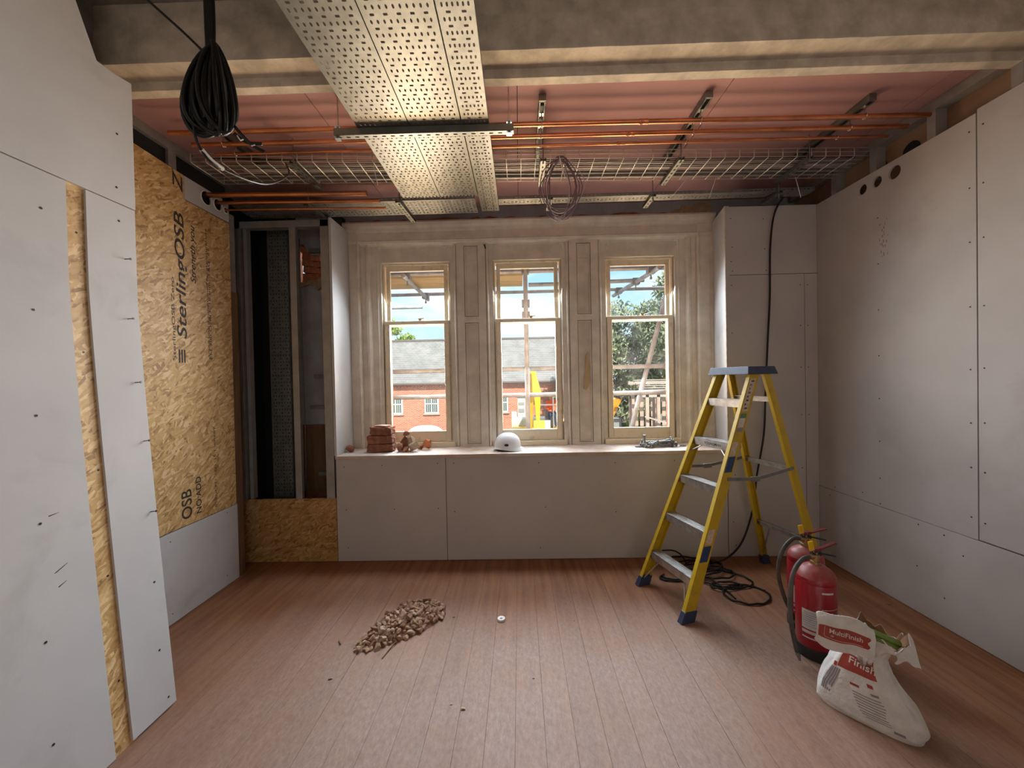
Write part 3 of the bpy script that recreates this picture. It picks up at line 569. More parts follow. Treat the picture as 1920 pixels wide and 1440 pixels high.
# ---- window casing, sill and three sash windows
tr = S('trim_2')
XM = lambda x: 0.18-x
lp = [(-1.65,3.82),(-1.65,3.705),(-1.635,3.69),(-1.615,3.69),(-1.605,3.712),(-1.525,3.718),(-1.515,3.70),(-1.50,3.696),(-1.49,3.705),(-1.485,3.735),(-1.45,3.742),(-1.435,3.722),(-1.415,3.718),(-1.40,3.728),(-1.39,3.748),(-1.345,3.75),(-1.335,3.742),(-1.325,3.75),(-1.302,3.752),(-1.302,3.82)]
for f, nm in ((lambda x: x, 'jamb'), (XM, 'jamb')):
    mb = MB(); mb.prism([(f(a), b) for a, b in lp], 'z', 0.917, 2.875); build(mb, nm, M['paint'], tr)
hp = [(3.82,2.682),(3.752,2.682),(3.752,2.82),(3.745,2.835),(3.728,2.845),(3.706,2.852),(3.700,2.872),(3.712,2.882),(3.714,2.955),(3.704,2.965),(3.698,2.985),(3.676,3.005),(3.668,3.03),(3.675,3.046),(3.82,3.046)]
mb = MB(); mb.prism(hp, 'x', -1.652, 1.832); build(mb, 'head', M['paint'], tr)
for x0, x1 in ((-1.652,-1.49), (1.67,1.832)):
    mb = MB(); mb.box((x0,3.705,2.87), (x1,3.72,2.96)); build(mb, 'corner_block', M['paint'], tr, bevel=0.003)
for i, c in enumerate((-0.439, 0.6225)):
    mb = MB(); mb.box((c-0.206,3.7525,0.917), (c+0.206,3.83,2.681)); build(mb, 'mullion', M['paint'], tr)
    mb = MB(); PM = lambda u, v, w: (u, 3.728+w, v)
    rframe(mb,c-0.137,c+0.137,0.917,2.118,0.071,0.026,3.728,3.752); rframe(mb,c-0.137,c+0.137,2.118,2.845,0.071,0.028,3.728,3.752); build(mb, 'mullion_panel_frame', M['paint'], tr)
    for z0, z1 in ((0.945,2.09),(2.15,2.815)):
        mb = MB(); rframe(mb,c-0.060,c+0.060,z0+0.004,z1-0.004,0.010,0.010,3.738,3.752); build(mb, 'panel_bead', M['paint'], tr)
    for s in (-1, 1):
        mb = MB(); mb.tube([(c+s*0.152,3.742,0.917),(c+s*0.152,3.742,2.84)], 0.012, 8); build(mb, 'bead', M['paint'], tr, smooth=True, auto=50)
mb = MB(); mb.prism([(0.60,1.45),(0.615,1.50),(0.61,1.56),(0.625,1.62),(0.622,1.70),(0.635,1.76),(0.645,1.80),(0.66,1.78),(0.655,1.72),(0.668,1.66),(0.662,1.58),(0.67,1.52),(0.65,1.46),(0.63,1.43)], 'y', 3.7365, 3.7385); build(mb, 'stripped_paint_patch', M['barewood'], tr)
sl = S('trim_3')
mb = MB(); mb.box((-1.598,3.347,0.889), (1.752,3.80,0.917)); build(mb, 'sill_board', M['sillwood'], sl, bevel=0.002)
for n_, (x0, x1) in enumerate(((-1.300,-0.652),(-0.230,0.412),(0.828,1.478))):
    wn = S('window_%d' % (n_+1))
    def wbox(name, a, b, m='sash', bev=0.004):
        mb = MB(); mb.box(a, b); return build(mb, name, M[m], wn, bevel=bev)
    wbox('sill_bead', (x0-0.03,3.722,0.917), (x1+0.03,3.80,0.962)); wbox('parting_bead', (x0,3.79,0.93), (x0+0.014,3.85,2.68)); wbox('parting_bead', (x1-0.014,3.79,0.93), (x1,3.85,2.68)); wbox('head_bead', (x0+0.014,3.792,2.664), (x1-0.014,3.85,2.681))
    for s, a, b in ((0,x0+0.014,x0+0.062),(1,x1-0.062,x1-0.014)):
        wbox('stile', (a,3.768,0.965), (b,3.803,2.128)); wbox('upper_stile', (a+(0.01 if s==0 else 0),3.812,2.09), (b-(0 if s==0 else 0.01),3.845,2.665))
        mb = MB(); xc = (a+b)/2; mb.prism([(3.815,2.05),(3.842,2.05),(3.845,2.092),(3.812,2.092),(3.805,2.07)], 'x', xc-0.012, xc+0.012); build(mb, 'sash_horn', M['sash'], wn)
    wbox('bottom_rail', (x0+0.062,3.7685,0.965), (x1-0.062,3.803,1.066)); wbox('meeting_rail', (x0+0.014,3.766,2.092), (x1-0.014,3.808,2.128)); wbox('upper_meeting_rail', (x0+0.014,3.814,2.082), (x1-0.014,3.845,2.118)); wbox('top_rail', (x0+0.062,3.8125,2.616), (x1-0.062,3.845,2.665))
    wbox('pane', (x0+0.055,3.785,1.06), (x1-0.055,3.7875,2.10), 'glass', 0); wbox('pane', (x0+0.055,3.828,2.11), (x1-0.055,3.8305,2.625), 'glass', 0)
    mb = MB(); xc = (x0+x1)/2+0.03; mb.cyl((xc,3.79,2.128),(xc,3.79,2.145),0.018,10); mb.beam((xc-0.02,3.79,2.147),(xc+0.045,3.785,2.15),0.01,0.008); build(mb, 'sash_fastener', M['brass'], wn)
    wbox('outer_sill', (x0-0.02,3.85,0.90), (x1+0.02,4.04,0.955), 'paint')
# ================================================================ SERVICES UNDER THE CEILING
def perforated_tray(name, along, a0, a1, c0, c1, z, side, label, group, rows=('A','B'), pitch=0.0315, nA=5, nB=10, m='galv', sideslots=True, parent=None, vert=False):
    """tray along axis 'x' or 'y' from a0 to a1, c0..c1 across; slotted base, slotted side flanges"""
    if along == 'y': P = lambda u, v, w: (v, u, z+w)
    else: P = lambda u, v, w: (u, v, z+w)
    root = empty(name, ((c0+c1)/2, (a0+a1)/2, z) if along == 'y' else ((a0+a1)/2, (c0+c1)/2, z), label, 'cable tray', group)
    mb = MB(); n = int((a1-a0)/pitch); w = c1-c0; mg = 0.012
    PP = lambda u, v, ww: P(u, v, ww)
    for i in range(n):
        u0, u1 = a0+i*pitch, a0+(i+1)*pitch
        mb.sheet(u0,u1,c0,c0+mg,PP,0.0012); mb.sheet(u0,u1,c1-mg,c1,PP,0.0012)
        if rows[i % len(rows)] == 'A':
            k = nA; hu, hv = 0.0058, 0.0125
        else:
            k = nB; hu, hv = 0.0112, 0.0044
        cw = (w-2*mg)/k
        for j in range(k): mb.holecell(u0,u1,c0+mg+j*cw,c0+mg+(j+1)*cw,hu,hv,PP,0.0012,n=6,sq=3.0)
    build(mb, 'base', M[m], root)
    for s, c in ((1, c0), (-1, c1)):
        mb = MB(); zc = side
        PS_ = (lambda u, v, ww: (c+s*ww, u, z+v)) if along == 'y' else (lambda u, v, ww: (u, c+s*ww, z+v))
        for i in range(n):
            u0, u1 = a0+i*pitch, a0+(i+1)*pitch
            if sideslots: mb.sheet(u0,u1,0.0012,zc*0.25,PS_,0.0012); mb.sheet(u0,u1,zc*0.75,zc,PS_,0.0012); mb.holecell(u0,u1,zc*0.25,zc*0.75,0.009,zc*0.14,PS_,0.0012,n=6,sq=3)
            else: mb.sheet(u0,u1,0.0012,zc,PS_,0.0012)
        build(mb, 'side_flange', M[m], root)
    return root
ZT = 3.0; G = 'broad perforated trays hung side by side'
perforated_tray('cable_tray','y',0.10,3.125,-0.893,-0.598,ZT,0.03,'wide perforated steel tray, leftmost of the three running towards the window',G)
perforated_tray('cable_tray','y',0.10,3.125,-0.593,-0.300,ZT,0.03,'wide perforated steel tray, middle of the three running towards the window',G)
perforated_tray('cable_tray','y',0.10,3.42,-0.294,-0.145,ZT,0.03,'narrow perforated steel tray, rightmost of the three running towards the window',G,nA=2,nB=6)
perforated_tray('cable_tray','x',-2.28,-0.30,3.135,3.40,2.985,0.03,'perforated steel tray crossing over the dark riser, under the wide trays',None,m='galv_dull',nA=5,nB=9)
perforated_tray('cable_tray','x',-0.14,2.36,3.160,3.262,2.985,0.024,'slim perforated tray running right from the wide trays above the window',None,nA=1,nB=3,rows=('B','A','B'),m='galv_dull')

def strut(root, name, p0, p1, w=0.041, h=0.041, slots=True, m='galv', up=True):
    """U-channel with open side up (or down); slotted back"""
    p0, p1 = Vector(p0), Vector(p1); d = (p1-p0); L = d.length; d.normalize(); s = d.cross(Vector((0,0,1))).normalized(); k = Vector((0,0,1 if up else -1))
    mb = MB(); P = lambda u, v, ww: p0+d*u+s*v+k*ww
    n = max(1, int(L/0.05)); st = L/n
    for i in range(n):
        if slots:
            mb.sheet(i*st,(i+1)*st,-w/2,-0.009,P,0.002); mb.sheet(i*st,(i+1)*st,0.009,w/2,P,0.002); mb.holecell(i*st,(i+1)*st,-0.009,0.009,0.013,0.0055,P,0.002,n=6,sq=3)
        else: mb.sheet(i*st,(i+1)*st,-w/2,w/2,P,0.002)
    for sg in (-1,1):
        PS_ = lambda u, v, ww: p0+d*u+s*(sg*(w/2-ww))+k*v
        mb.sheet(0,L,0,h,PS_,0.002)
        PL = lambda u, v, ww: p0+d*u+s*(sg*(w/2-v))+k*(h-ww)
        mb.sheet(0,L,0,0.009,PL,0.002)
    return build(mb, name, M[m], root)
# trapeze hanger under the wide trays
h = empty('trapeze_hanger', (-0.52,2.262,2.955), 'steel strut trapeze hanger carrying the three wide perforated trays', 'hanger')
strut(h, 'strut', (-1.03,2.262,2.957), (-0.005,2.268,2.957))
for x in (-1.012, -0.03):
    mb = MB(); mb.cyl((x,2.262,2.945),(x,2.262,3.186),0.004,8); r = build(mb, 'threaded_rod', M['chrome'], h, smooth=True, auto=50)
    for z in (2.947, 3.004):
        mb = MB(); mb.cyl((x,2.262,z),(x,2.262,z+0.008),0.0085,6); mb.cbox((x,2.262,z+(0.010 if z > 3 else -0.002)),(0.03,0.03,0.003)); build(mb, 'nut', M['chrome'], r)
# second hanger: cross brackets under the far trays
for x, lab in ((-1.66,'short slotted bracket under the crossing tray beside the riser'), (-0.93,'short slotted bracket under the crossing tray where the wide trays end')):
    b_ = empty('tray_bracket', (x,3.3,2.95), lab, 'bracket'); strut(b_, 'channel', (x,3.10,2.955), (x+0.02,3.50,2.955), h=0.022)
    mb = MB(); mb.cyl((x+0.01,3.12,2.94),(x+0.01,3.12,3.186),0.004,6); build(mb, 'threaded_rod', M['galv_dull'], b_)
for x, lab in ((0.27,'slotted bracket under the slim tray near the purple wire coil'), (1.08,'slotted bracket under the slim tray over the right-hand window'), (2.06,'slotted bracket under the slim tray above the hanging cable')):
    b_ = empty('tray_bracket', (x,3.25,2.95), lab, 'bracket'); strut(b_, 'channel', (x,3.13,2.958), (x,3.34,2.958), h=0.022)
    mb = MB(); mb.cyl((x,3.145,2.92),(x,3.145,3.186),0.004,6); build(mb, 'threaded_rod', M['galv_dull'], b_)

# ceiling struts and copper pipes
PIPES = ((2.375,2.44,0.014),(2.50,2.545,0.014),(2.61,2.645,0.009)); ZP = 3.088
def ypipe(k, x): a, b, r = PIPES[k]; return a+(b-a)*(x+2.1)/4.6
labs = ['thickest copper pipe, nearest of the three crossing under the pink ceiling','middle copper pipe of the three crossing under the pink ceiling','thinnest copper pipe, farthest of the three crossing under the pink ceiling']
ends = ((-2.1,2.50),(-2.06,2.47),(-2.0,2.44))
for k in range(3):
    x0, x1 = ends[k]; r = PIPES[k][2]; root = empty('copper_pipe', (0.5,ypipe(k,0.5),ZP-r), labs[k], 'pipe', 'copper pipes under the ceiling')
    mb = MB(); mb.cyl((x0,ypipe(k,x0),ZP),(x1,ypipe(k,x1),ZP),r,16); build(mb, 'tube', M['copper'], root, smooth=True, auto=50)
    xc = (0.78,0.73,0.70)[k]; mb = MB(); mb.lathe([(r+0.0012,-0.028),(r+0.003,-0.026),(r+0.003,-0.020),(r+0.0015,-0.018),(r+0.0015,0.018),(r+0.003,0.020),(r+0.003,0.026),(r+0.0012,0.028)],n=16)
    o = build(mb, 'coupling', M['copper_end'], root, local=True, smooth=True, auto=50); o.rotation_euler = (0,PI/2,0); o.location = Vector((xc,ypipe(k,xc),ZP))-root.location
for i, (x, y0, y1, lab) in enumerate(((-1.86,2.30,3.0,'ceiling strut channel at the far left above the strand board'),(0.165,2.30,3.02,'ceiling strut channel just right of the wide trays'),(1.125,2.32,3.02,'ceiling strut channel in the middle of the pink ceiling'),(2.11,2.39,3.02,'ceiling strut channel nearest the right wall'))):
    root = empty('ceiling_strut', (x,(y0+y1)/2,3.144), lab, 'channel', 'strut channels fixed to the ceiling')
    strut(root, 'channel', (x,y0,3.185), (x,y1,3.185), up=False, slots=False, m='galv_dull')
    mb = MB(); mb.box((x-0.021,y0-0.012,3.146),(x+0.021,y0+0.002,3.185)); build(mb, 'end_cap', M['galv_dull'], root)
    for k in range(3):
        yy = ypipe(k,x); r = PIPES[k][2]; mb = MB()
        mb.tube([(x,yy+(r+0.003)*math.cos(t),ZP+(r+0.003)*math.sin(t)) for t in [2*PI*q/14 for q in range(14)]],0.0032,6,closed=True); mb.cyl((x,yy,ZP+r+0.003),(x,yy,3.15),0.0045,8); mb.cbox((x,yy,3.146),(0.024,0.03,0.006)); mb.cyl((x-0.012,yy+r+0.005,ZP),(x+0.012,yy+r+0.005,ZP),0.005,6)
        build(mb, 'pipe_clip', M['chrome'], root)
# copper pipes through the white board on the left
for k, (y, z, x1, r, lab) in enumerate(((2.90,2.955,-1.12,0.018,'upper thick copper pipe coming out of the left wall over the riser'),(3.005,2.945,-1.06,0.014,'lower thick copper pipe coming out of the left wall over the riser'),(3.078,2.922,-1.04,0.008,'thin copper pipe below the two thick ones over the riser'))):
    root = empty('copper_pipe', (-1.7,y,z-r), lab, 'pipe', 'copper pipes from the left wall')
    mb = MB(); mb.cyl((-2.315,y-0.015,z),(x1,y+0.045,z+0.006),r,16); build(mb, 'tube', M['copper'], root, smooth=True, auto=50)
    mb = MB(); mb.tube([(x1-0.001,y+0.045,z+0.006),(x1+0.006,y+0.045,z+0.006)],r+0.0015,16); build(mb, 'pipe_end', M['copper_end'], root, smooth=True, auto=50)
    mb = MB(); rr = (0.05,0.043,0.024)[k]; mb.tube([(-2.283,y-0.04+rr*math.cos(t),z-0.04+rr*math.sin(t)) for t in [2*PI*q/20 for q in range(20)]] if False else [(-2.283,(2.8825,2.995,3.0765)[k]+rr*math.cos(t),(2.931,2.931,2.9235)[k]+rr*math.sin(t)) for t in [2*PI*q/20 for q in range(20)]],0.004,6,closed=True); build(mb, 'sleeve_rim', M['white'], root, smooth=True)

# wire basket tray
bk = empty('wire_basket', (0.1,2.86,3.043), 'long galvanised wire mesh basket crossing in front of the window head', 'basket')
BX0, BX1 = -2.16, 2.44
def yb(x): return 2.695+0.040*(x-0.15)
zb = 3.040
for j, (dy, dz) in enumerate([(0,0.055),(0,0.030),(0,0.0),(0.05,0),(0.10,0),(0.15,0),(0.20,0),(0.25,0),(0.30,0),(0.30,0.03),(0.30,0.055)]):
    mb = MB(); mb.cyl((BX0,yb(BX0)+dy,zb+dz),(BX1,yb(BX1)+dy,zb+dz),0.0026,6); build(mb, 'long_wire', M['wire'], bk, smooth=True)
mb = MB(); mb.tube([(0,0,0.057),(0,0,0.006),(0,0.005,-0.003),(0,0.295,-0.003),(0,0.30,0.004),(0,0.30,0.057)],0.0030,6); cw0 = build(mb, 'cross_wire', M['wire'], bk, local=True, smooth=True)
x = BX0; first = True
while x < BX1:
    p = Vector((x,yb(x),zb))-bk.location
    if first: cw0.location = p; first = False
    else: copyobj(cw0, bk, p)
    x += 0.1
for x, lab in ((-1.48,'far left'),(0.19,'left'),(1.13,'mid'),(2.02,'right')):
    strut(bk, 'support_bar', (x,yb(x)-0.02,3.012), (x,yb(x)+0.335,3.012), h=0.022)
    mb = MB(); mb.cyl((x,yb(x)-0.008,3.0),(x,yb(x)-0.008,3.1845),0.004,6); build(mb, 'threaded_rod', M['galv_dull'], bk)
# grey conduits and a dark cable lying in the basket
for k, (dy, r, z, x0, x1, m, lab) in enumerate(((0.075,0.010,0.010,-1.95,2.38,'galv_dull','grey conduit lying in the mesh basket, nearest'),(0.135,0.0125,0.013,-1.9,2.40,'stud','thick grey conduit lying in the mesh basket, second'),(0.20,0.010,0.010,-2.0,2.36,'galv_dull','grey conduit lying in the mesh basket, third'),(0.265,0.016,0.017,-2.05,2.40,'galv_dull','thickest grey conduit lying in the mesh basket, farthest'))):
    mb = MB(); mb.tube([(x0+(x1-x0)*t,yb(x0+(x1-x0)*t)+dy,zb+z) for t in (0,0.5,1)],r,12); build(mb, 'conduit', M[m], None, lab, 'conduit', 'conduits in the basket', smooth=True, auto=50)
mb = MB(); mb.tube(smoothpts([(-2.1,2.66,3.10),(-1.6,2.645,3.058),(-0.9,2.68,3.052),(-0.2,2.705,3.05),(0.5,2.735,3.05),(1.3,2.765,3.05),(2.1,2.80,3.052),(2.38,2.83,3.058)],6),0.006,8); build(mb, 'cable', M['brownbl'], None, 'dark cable lying along the near edge of the mesh basket', 'cable', smooth=True)
# cable ties
for (x, y, z, dx, lab) in ((1.30,3.03,3.035,-0.12,'long white cable tie tail hanging below the basket over the right reveal'),(1.52,3.04,3.035,-0.04,'short white cable tie tail hanging below the mesh basket'),(2.13,3.06,3.03,0.06,'white cable tie tail hanging at the right end of the basket'),(-0.98,2.72,3.05,0.02,'white cable tie loop on the basket beside the wide trays')):
    mb = MB(); mb.tube(smoothpts([(x,y,z+0.01),(x+dx*0.4,y+0.01,z-0.05),(x+dx,y+0.03,z-0.13)],5),0.0022,6); build(mb, 'cable_tie', M['white'], None, lab, 'cable tie')
# purple wire coil hanging from the basket
cw = empty('wire_coil', (0.30,2.70,2.63), 'loose coil of thin purple wire hanging from the basket above the middle window', 'cable')
rc = random.Random(21)
for k in range(9):
    a = rc.uniform(-0.55,0.55); rx = rc.uniform(0.10,0.165)*(1 if k % 3 else 0.75); rz = rc.uniform(0.165,0.205); cx, cz = 0.30+rc.uniform(-0.02,0.03), 3.045-rz
    pts = []
    for q in range(28):
        t = 2*PI*q/28; x = rx*math.sin(t)*(1-0.45*max(0,math.cos(t))**1.5); z = rz*math.cos(t)
        pts.append((cx+x*math.cos(a), 2.715+x*math.sin(a)*0.8-0.02*math.cos(t)+0.003*k, cz+z+0.012*math.sin(3*t+k)))
    mb = MB(); mb.tube(pts,0.0028,6,closed=True); build(mb, 'wire_loop', M['lilac' if k in (3,7) else 'purple'], cw, smooth=True)
mb = MB(); mb.tube([(0.30,2.695,3.05),(0.315,2.69,2.98),(0.335,2.685,2.90)],0.004,6); build(mb, 'white_tail', M['white'], cw)

# black cable coil hanging in front of the beam
cc = empty('cable_coil', (-1.12,1.45,2.47), 'thick bundle of black cable coiled and hung from the ceiling by the left wall', 'cable')
rc = random.Random(4); Yc = 1.45
for k in range(34):
    t0 = k/33
    hw = 0.014+0.075*rc.random()**0.7; hz = 0.152+rc.uniform(-0.022,0.014); ang = -1.1+2.2*rc.random()
    lean = -0.062+0.095*t0; pts = []
    for q in range(30):
        t = 2*PI*q/30; c, s = math.cos(t), math.sin(t)
        rad = s*(0.010+hw*(0.30+0.70*(0.5-0.5*c)**0.8))
        x = rad*math.cos(ang)*0.95+lean*(0.5-0.5*c)**0.8; y = rad*0.9*math.sin(ang)
        pts.append((-1.108+x+0.020*(t0-0.5), Yc+y+0.03*(0.5-t0)*math.sin(9*t0), 2.648+hz*c-0.012*abs(t0-0.55)+0.005*math.sin(2*t+k)))
    mb = MB(); mb.tube(pts,0.0072+0.0012*rc.random(),7,closed=True); build(mb, 'cable_turn', M['brownbl' if k % 5 == 0 else 'black'], cc, smooth=True)
for dx in (-0.012,-0.004,0.004,0.011):
    mb = MB(); mb.tube(smoothpts([(-1.118+dx*0.6,Yc,2.76),(-1.115+dx,Yc,2.86),(-1.118+dx,Yc+0.002,3.05),(-1.125+dx,Yc+0.01,3.42)],5),0.0085,8); build(mb, 'hanging_cable', M['black'], cc, smooth=True)
mb = MB(); mb.tube(smoothpts([(-1.150,Yc,2.79),(-1.22,Yc-0.005,2.86),(-1.42,Yc-0.01,3.05),(-1.76,Yc,3.40)],5),0.0045,8); build(mb, 'guy_cable', M['black'], cc, smooth=True)
mb = MB(); mb.tube(smoothpts([(-1.165,Yc-0.03,2.60),(-1.172,Yc-0.02,2.50),(-1.166,Yc,2.43),(-1.155,Yc+0.08,2.40),(-1.15,Yc+0.35,2.47),(-1.30,Yc+0.8,2.75),(-1.55,Yc+1.2,3.04)],6),0.005,8); tl = build(mb, 'cable_tail', M['black'], cc, smooth=True)
mb = MB(); mb.tube(smoothpts([(-1.166,Yc+0.005,2.428),(-1.160,Yc+0.045,2.408),(-1.154,Yc+0.095,2.403)],4),0.0085,8); build(mb, 'paper_label', M['label_w'], tl)
for pts in ([(-1.06,Yc+0.03,2.50),(-1.03,Yc+0.06,2.482),(-0.985,Yc+0.08,2.487)], [(-1.05,Yc+0.02,2.52),(-1.01,Yc+0.05,2.47),(-0.975,Yc+0.08,2.455)]):
    mb = MB(); mb.tube(smoothpts(pts,5),0.006,8); build(mb, 'cable_tail', M['black'], cc, smooth=True)
for x, y, z in ((-1.035,Yc+0.03,2.478),(-1.005,Yc+0.05,2.468)):
    mb = MB(); mb.tube([(x-0.012,y,z+0.012),(x,y,z-0.006),(x+0.012,y,z-0.002)],0.0025,6); build(mb, 'cable_tie', M['white'], cc)
# perforated riser tray standing in the dark cupboard
rt = empty('riser_tray', (-2.2,3.62,0.3), 'upright perforated tray inside the dark riser', 'cable tray')
mb = MB(); PV = lambda u, v, w: (v, 3.62+w, u); pitch = 0.0315
for i in range(86):
    u0 = 0.35+i*pitch; u1 = u0+pitch; mb.sheet(u0,u1,-2.312,-2.30,PV,0.0012); mb.sheet(u0,u1,-2.122,-2.11,PV,0.0012); k = 3 if i % 2 else 7
    for j in range(k): c = 0.178/k; mb.holecell(u0,u1,-2.30+j*c,-2.30+(j+1)*c,0.0042 if i % 2 else 0.0095,0.0105 if i % 2 else 0.0036,PV,0.0012,n=6,sq=3)
build(mb, 'base', M['galv_dull'], rt)
mb = MB(); mb.box((-2.112,3.59,0.35),(-2.108,3.622,3.06)); build(mb, 'side_flange', M['galv_dull'], rt)
for x, z0, z1, lab in ((-2.07,0.4,3.05,'thin black cable running up the riser beside its tray'),(-2.03,0.55,2.9,'second thin cable running up the riser')):
    mb = MB(); mb.tube(smoothpts([(x,3.66,z0),(x+0.008,3.66,1.2),(x-0.004,3.665,2.0),(x,3.66,z1)],5),0.005,6); build(mb, 'cable', M['galv_dull' if x > -2.05 else 'black'], None, lab, 'cable', smooth=True)
# ================================================================ LADDER
lad = empty('step_ladder', (0.908,2.696,0), 'tall yellow fibreglass step ladder with aluminium treads standing before the window', 'ladder', rotz=0.28)
ZC = 1.553
def fx(z): return 0.645*z/ZC
def fy(z): return 0.2525+(0.165-0.2525)*z/ZC
def rx(z): return 1.222+(0.815-1.222)*z/ZC
def ry(z): return 0.256+(0.165-0.256)*z/ZC
def rail(p0, p1, sgn, dd, D, fl=0.03, t=0.006, name='rail'):
    sec = [(0,0),(D,0),(D,fl),(D-t,fl),(D-t,t),(t,t),(t,fl),(0,fl)]; n = len(sec)
    vs = [(p[0]+dd*a, p[1]-sgn*b, p[2]) for p in (p0,p1) for a, b in sec]
    mb = MB(); mb.add(vs, [tuple(range(n-1,-1,-1)), tuple(range(n,2*n))]+[(i,(i+1)%n,n+(i+1)%n,n+i) for i in range(n)])
    return build(mb, name, M['yellow'], lad, local=True, bevel=0.0015)
rails = {}
for s in (1,-1):
    rails[s] = rail((fx(0.05),s*fy(0.05),0.05), (fx(ZC+0.02),s*fy(ZC+0.02),ZC+0.02), s, 1, 0.080, name='front_rail')
    rail((rx(0.05),s*ry(0.05),0.05), (rx(ZC+0.02),s*ry(ZC+0.02),ZC+0.02), s, -1, 0.055, fl=0.026, name='rear_rail')
    for f, g, d, D in ((fx,fy,1,0.092),(rx,ry,-1,0.066)):        # rubber feet
        x0, y0 = f(0), s*g(0); mb = MB()
        pts = [(x0-d*0.008,y0+s*0.006),(x0+d*D,y0+s*0.006),(x0+d*D,y0-s*0.036),(x0-d*0.008,y0-s*0.036)]
        sh = f(0.07)-f(0)
        mb.add([(a,b,0.0) for a,b in pts]+[(a+sh+d*0.004,b-s*0.003,0.068) for a,b in pts[:1]]+[(pts[1][0]+sh-d*0.004,pts[1][1]-s*0.003,0.068),(pts[2][0]+sh-d*0.004,pts[2][1],0.068),(pts[3][0]+sh+d*0.004,pts[3][1],0.068)], [(0,1,2,3),(4,5,6,7),(0,1,5,4),(1,2,6,5),(2,3,7,6),(3,0,4,7)])
        build(mb, 'foot', M['blue'], lad, local=True, bevel=0.003)
TR = (1.375,1.09,0.81,0.53,0.25); treads = []
for i, z in enumerate(TR):
    w = fy(z)-0.004; x0 = fx(z)+0.001; mb = MB()
    mb.box((x0,-w,z-0.004),(x0+0.082,w,z)); mb.box((x0,-w,z-0.052),(x0+0.003,w,z)); mb.box((x0+0.079,-w,z-0.035),(x0+0.082,w,z))
    for k in range(6): mb.box((x0+0.008+k*0.012,-w+0.006,z),(x0+0.013+k*0.012,w-0.006,z+0.0018))
    tr_ = build(mb, 'tread', M['alu'], lad, local=True); treads.append(tr_)
    for s in (1,-1):
        mb = MB(); yy = s*(w-0.012); mb.cyl((x0-0.004,yy+s*0.010,z-0.03),(x0+0.001,yy+s*0.010,z-0.03),0.006,8); build(mb, 'rivet', M['chrome'], tr_, local=True)
        if i in (1,4):
            mb = MB(); zz = z-(0.22 if i == 4 else 0.11); mb.tube([(x0+0.012,s*(w-0.10),z-0.05),(fx(zz)+0.02,s*(fy(zz)-0.012),zz)],0.005,6); build(mb, 'knee_brace', M['alu'], lad, local=True)
text('tread_print', 'YOUNGMAN', 0.026, M['print_black'], treads[1], (fx(1.09)+0.0006,0.055,1.09-0.036), basis((0,-1,0),(0,0,1)), local=True, bold=True, sx=1.0)
for z, x0 in ((1.372,None),(0.885,None),(0.36,None)):               # rear cross bars
    w = ry(z)-0.006; xx = rx(z)-0.03; mb = MB(); mb.box((xx-0.004,-w,z-0.018),(xx+0.004,w,z+0.018)); mb.box((xx-0.02,-w,z+0.014),(xx+0.004,w,z+0.018)); build(mb, 'rear_bar', M['alu'], lad, local=True)
for s in (1,-1):
    mb = MB(); mb.tube([(rx(0.34)-0.03,s*(ry(0.34)-0.12),0.345),(rx(0.08)-0.03,s*(ry(0.08)-0.012),0.09)],0.006,6); build(mb, 'rear_brace', M['alu'], lad, local=True)
    y = lambda z: s*(fy(z)+0.004)
    a = Vector((fx(0.86)+0.045,s*(fy(0.86)+0.005),0.862)); hgt = Vector((0.62,s*(fy(0.84)+0.012),0.848)); c = Vector((rx(0.885)-0.03,s*(ry(0.885)+0.005),0.893))
    mb = MB(); mb.beam(a,hgt,0.004,0.022); build(mb, 'spreader', M['galv_dull'], lad, local=True, bevel=0.001)
    mb = MB(); mb.beam(hgt,c,0.004,0.022); build(mb, 'spreader', M['galv_dull'], lad, local=True, bevel=0.001)
    mb = MB(); mb.cbox(hgt,(0.07,0.012,0.034)); build(mb, 'spreader_hinge', M['galv_dull'], lad, local=True, bevel=0.003)
mb = MB()                                                            # moulded top cap
b0 = [(0.606,-0.185),(0.862,-0.185),(0.862,0.185),(0.606,0.185)]; t0 = [(0.622,-0.172),(0.846,-0.172),(0.846,0.172),(0.622,0.172)]
mb.add([(x,y,ZC-0.004) for x,y in b0]+[(x,y,ZC+0.050) for x,y in t0]+[(x*0.9+0.0734,y*0.86,ZC+0.050) for x,y in t0]+[(x*0.9+0.0734,y*0.86,ZC+0.044) for x,y in t0], [(3,2,1,0)]+[(i,(i+1)%4,4+(i+1)%4,4+i) for i in range(4)]+[(4+i,4+(i+1)%4,8+(i+1)%4,8+i) for i in range(4)]+[(8+i,8+(i+1)%4,12+(i+1)%4,12+i) for i in range(4)]+[(12,13,14,15)])
build(mb, 'top_cap', M['blue'], lad, local=True, bevel=0.005)
def rsticker(z0, z1, d0, d1, m, name):                                # on the outer web of the nearer rail
    mb = MB(); mb.add([(fx(z)+d,-(fy(z)+0.0008),z) for z, d in ((z0,d0),(z0,d1),(z1,d1),(z1,d0))]+[(fx(z)+d,-(fy(z)-0.002),z) for z, d in ((z0,d0),(z0,d1),(z1,d1),(z1,d0))], [(0,1,2,3),(7,6,5,4),(0,4,5,1),(1,5,6,2),(2,6,7,3),(3,7,4,0)]); return build(mb, name, M[m], rails[-1], local=True)
rsticker(1.30,1.52,0.012,0.058,'sticker','warning_sticker'); rsticker(1.255,1.285,0.012,0.060,'green_sticker','green_band'); rsticker(1.195,1.255,0.012,0.060,'label_w','rating_sticker'); rsticker(1.165,1.19,0.012,0.060,'print_grey','sticker_foot')
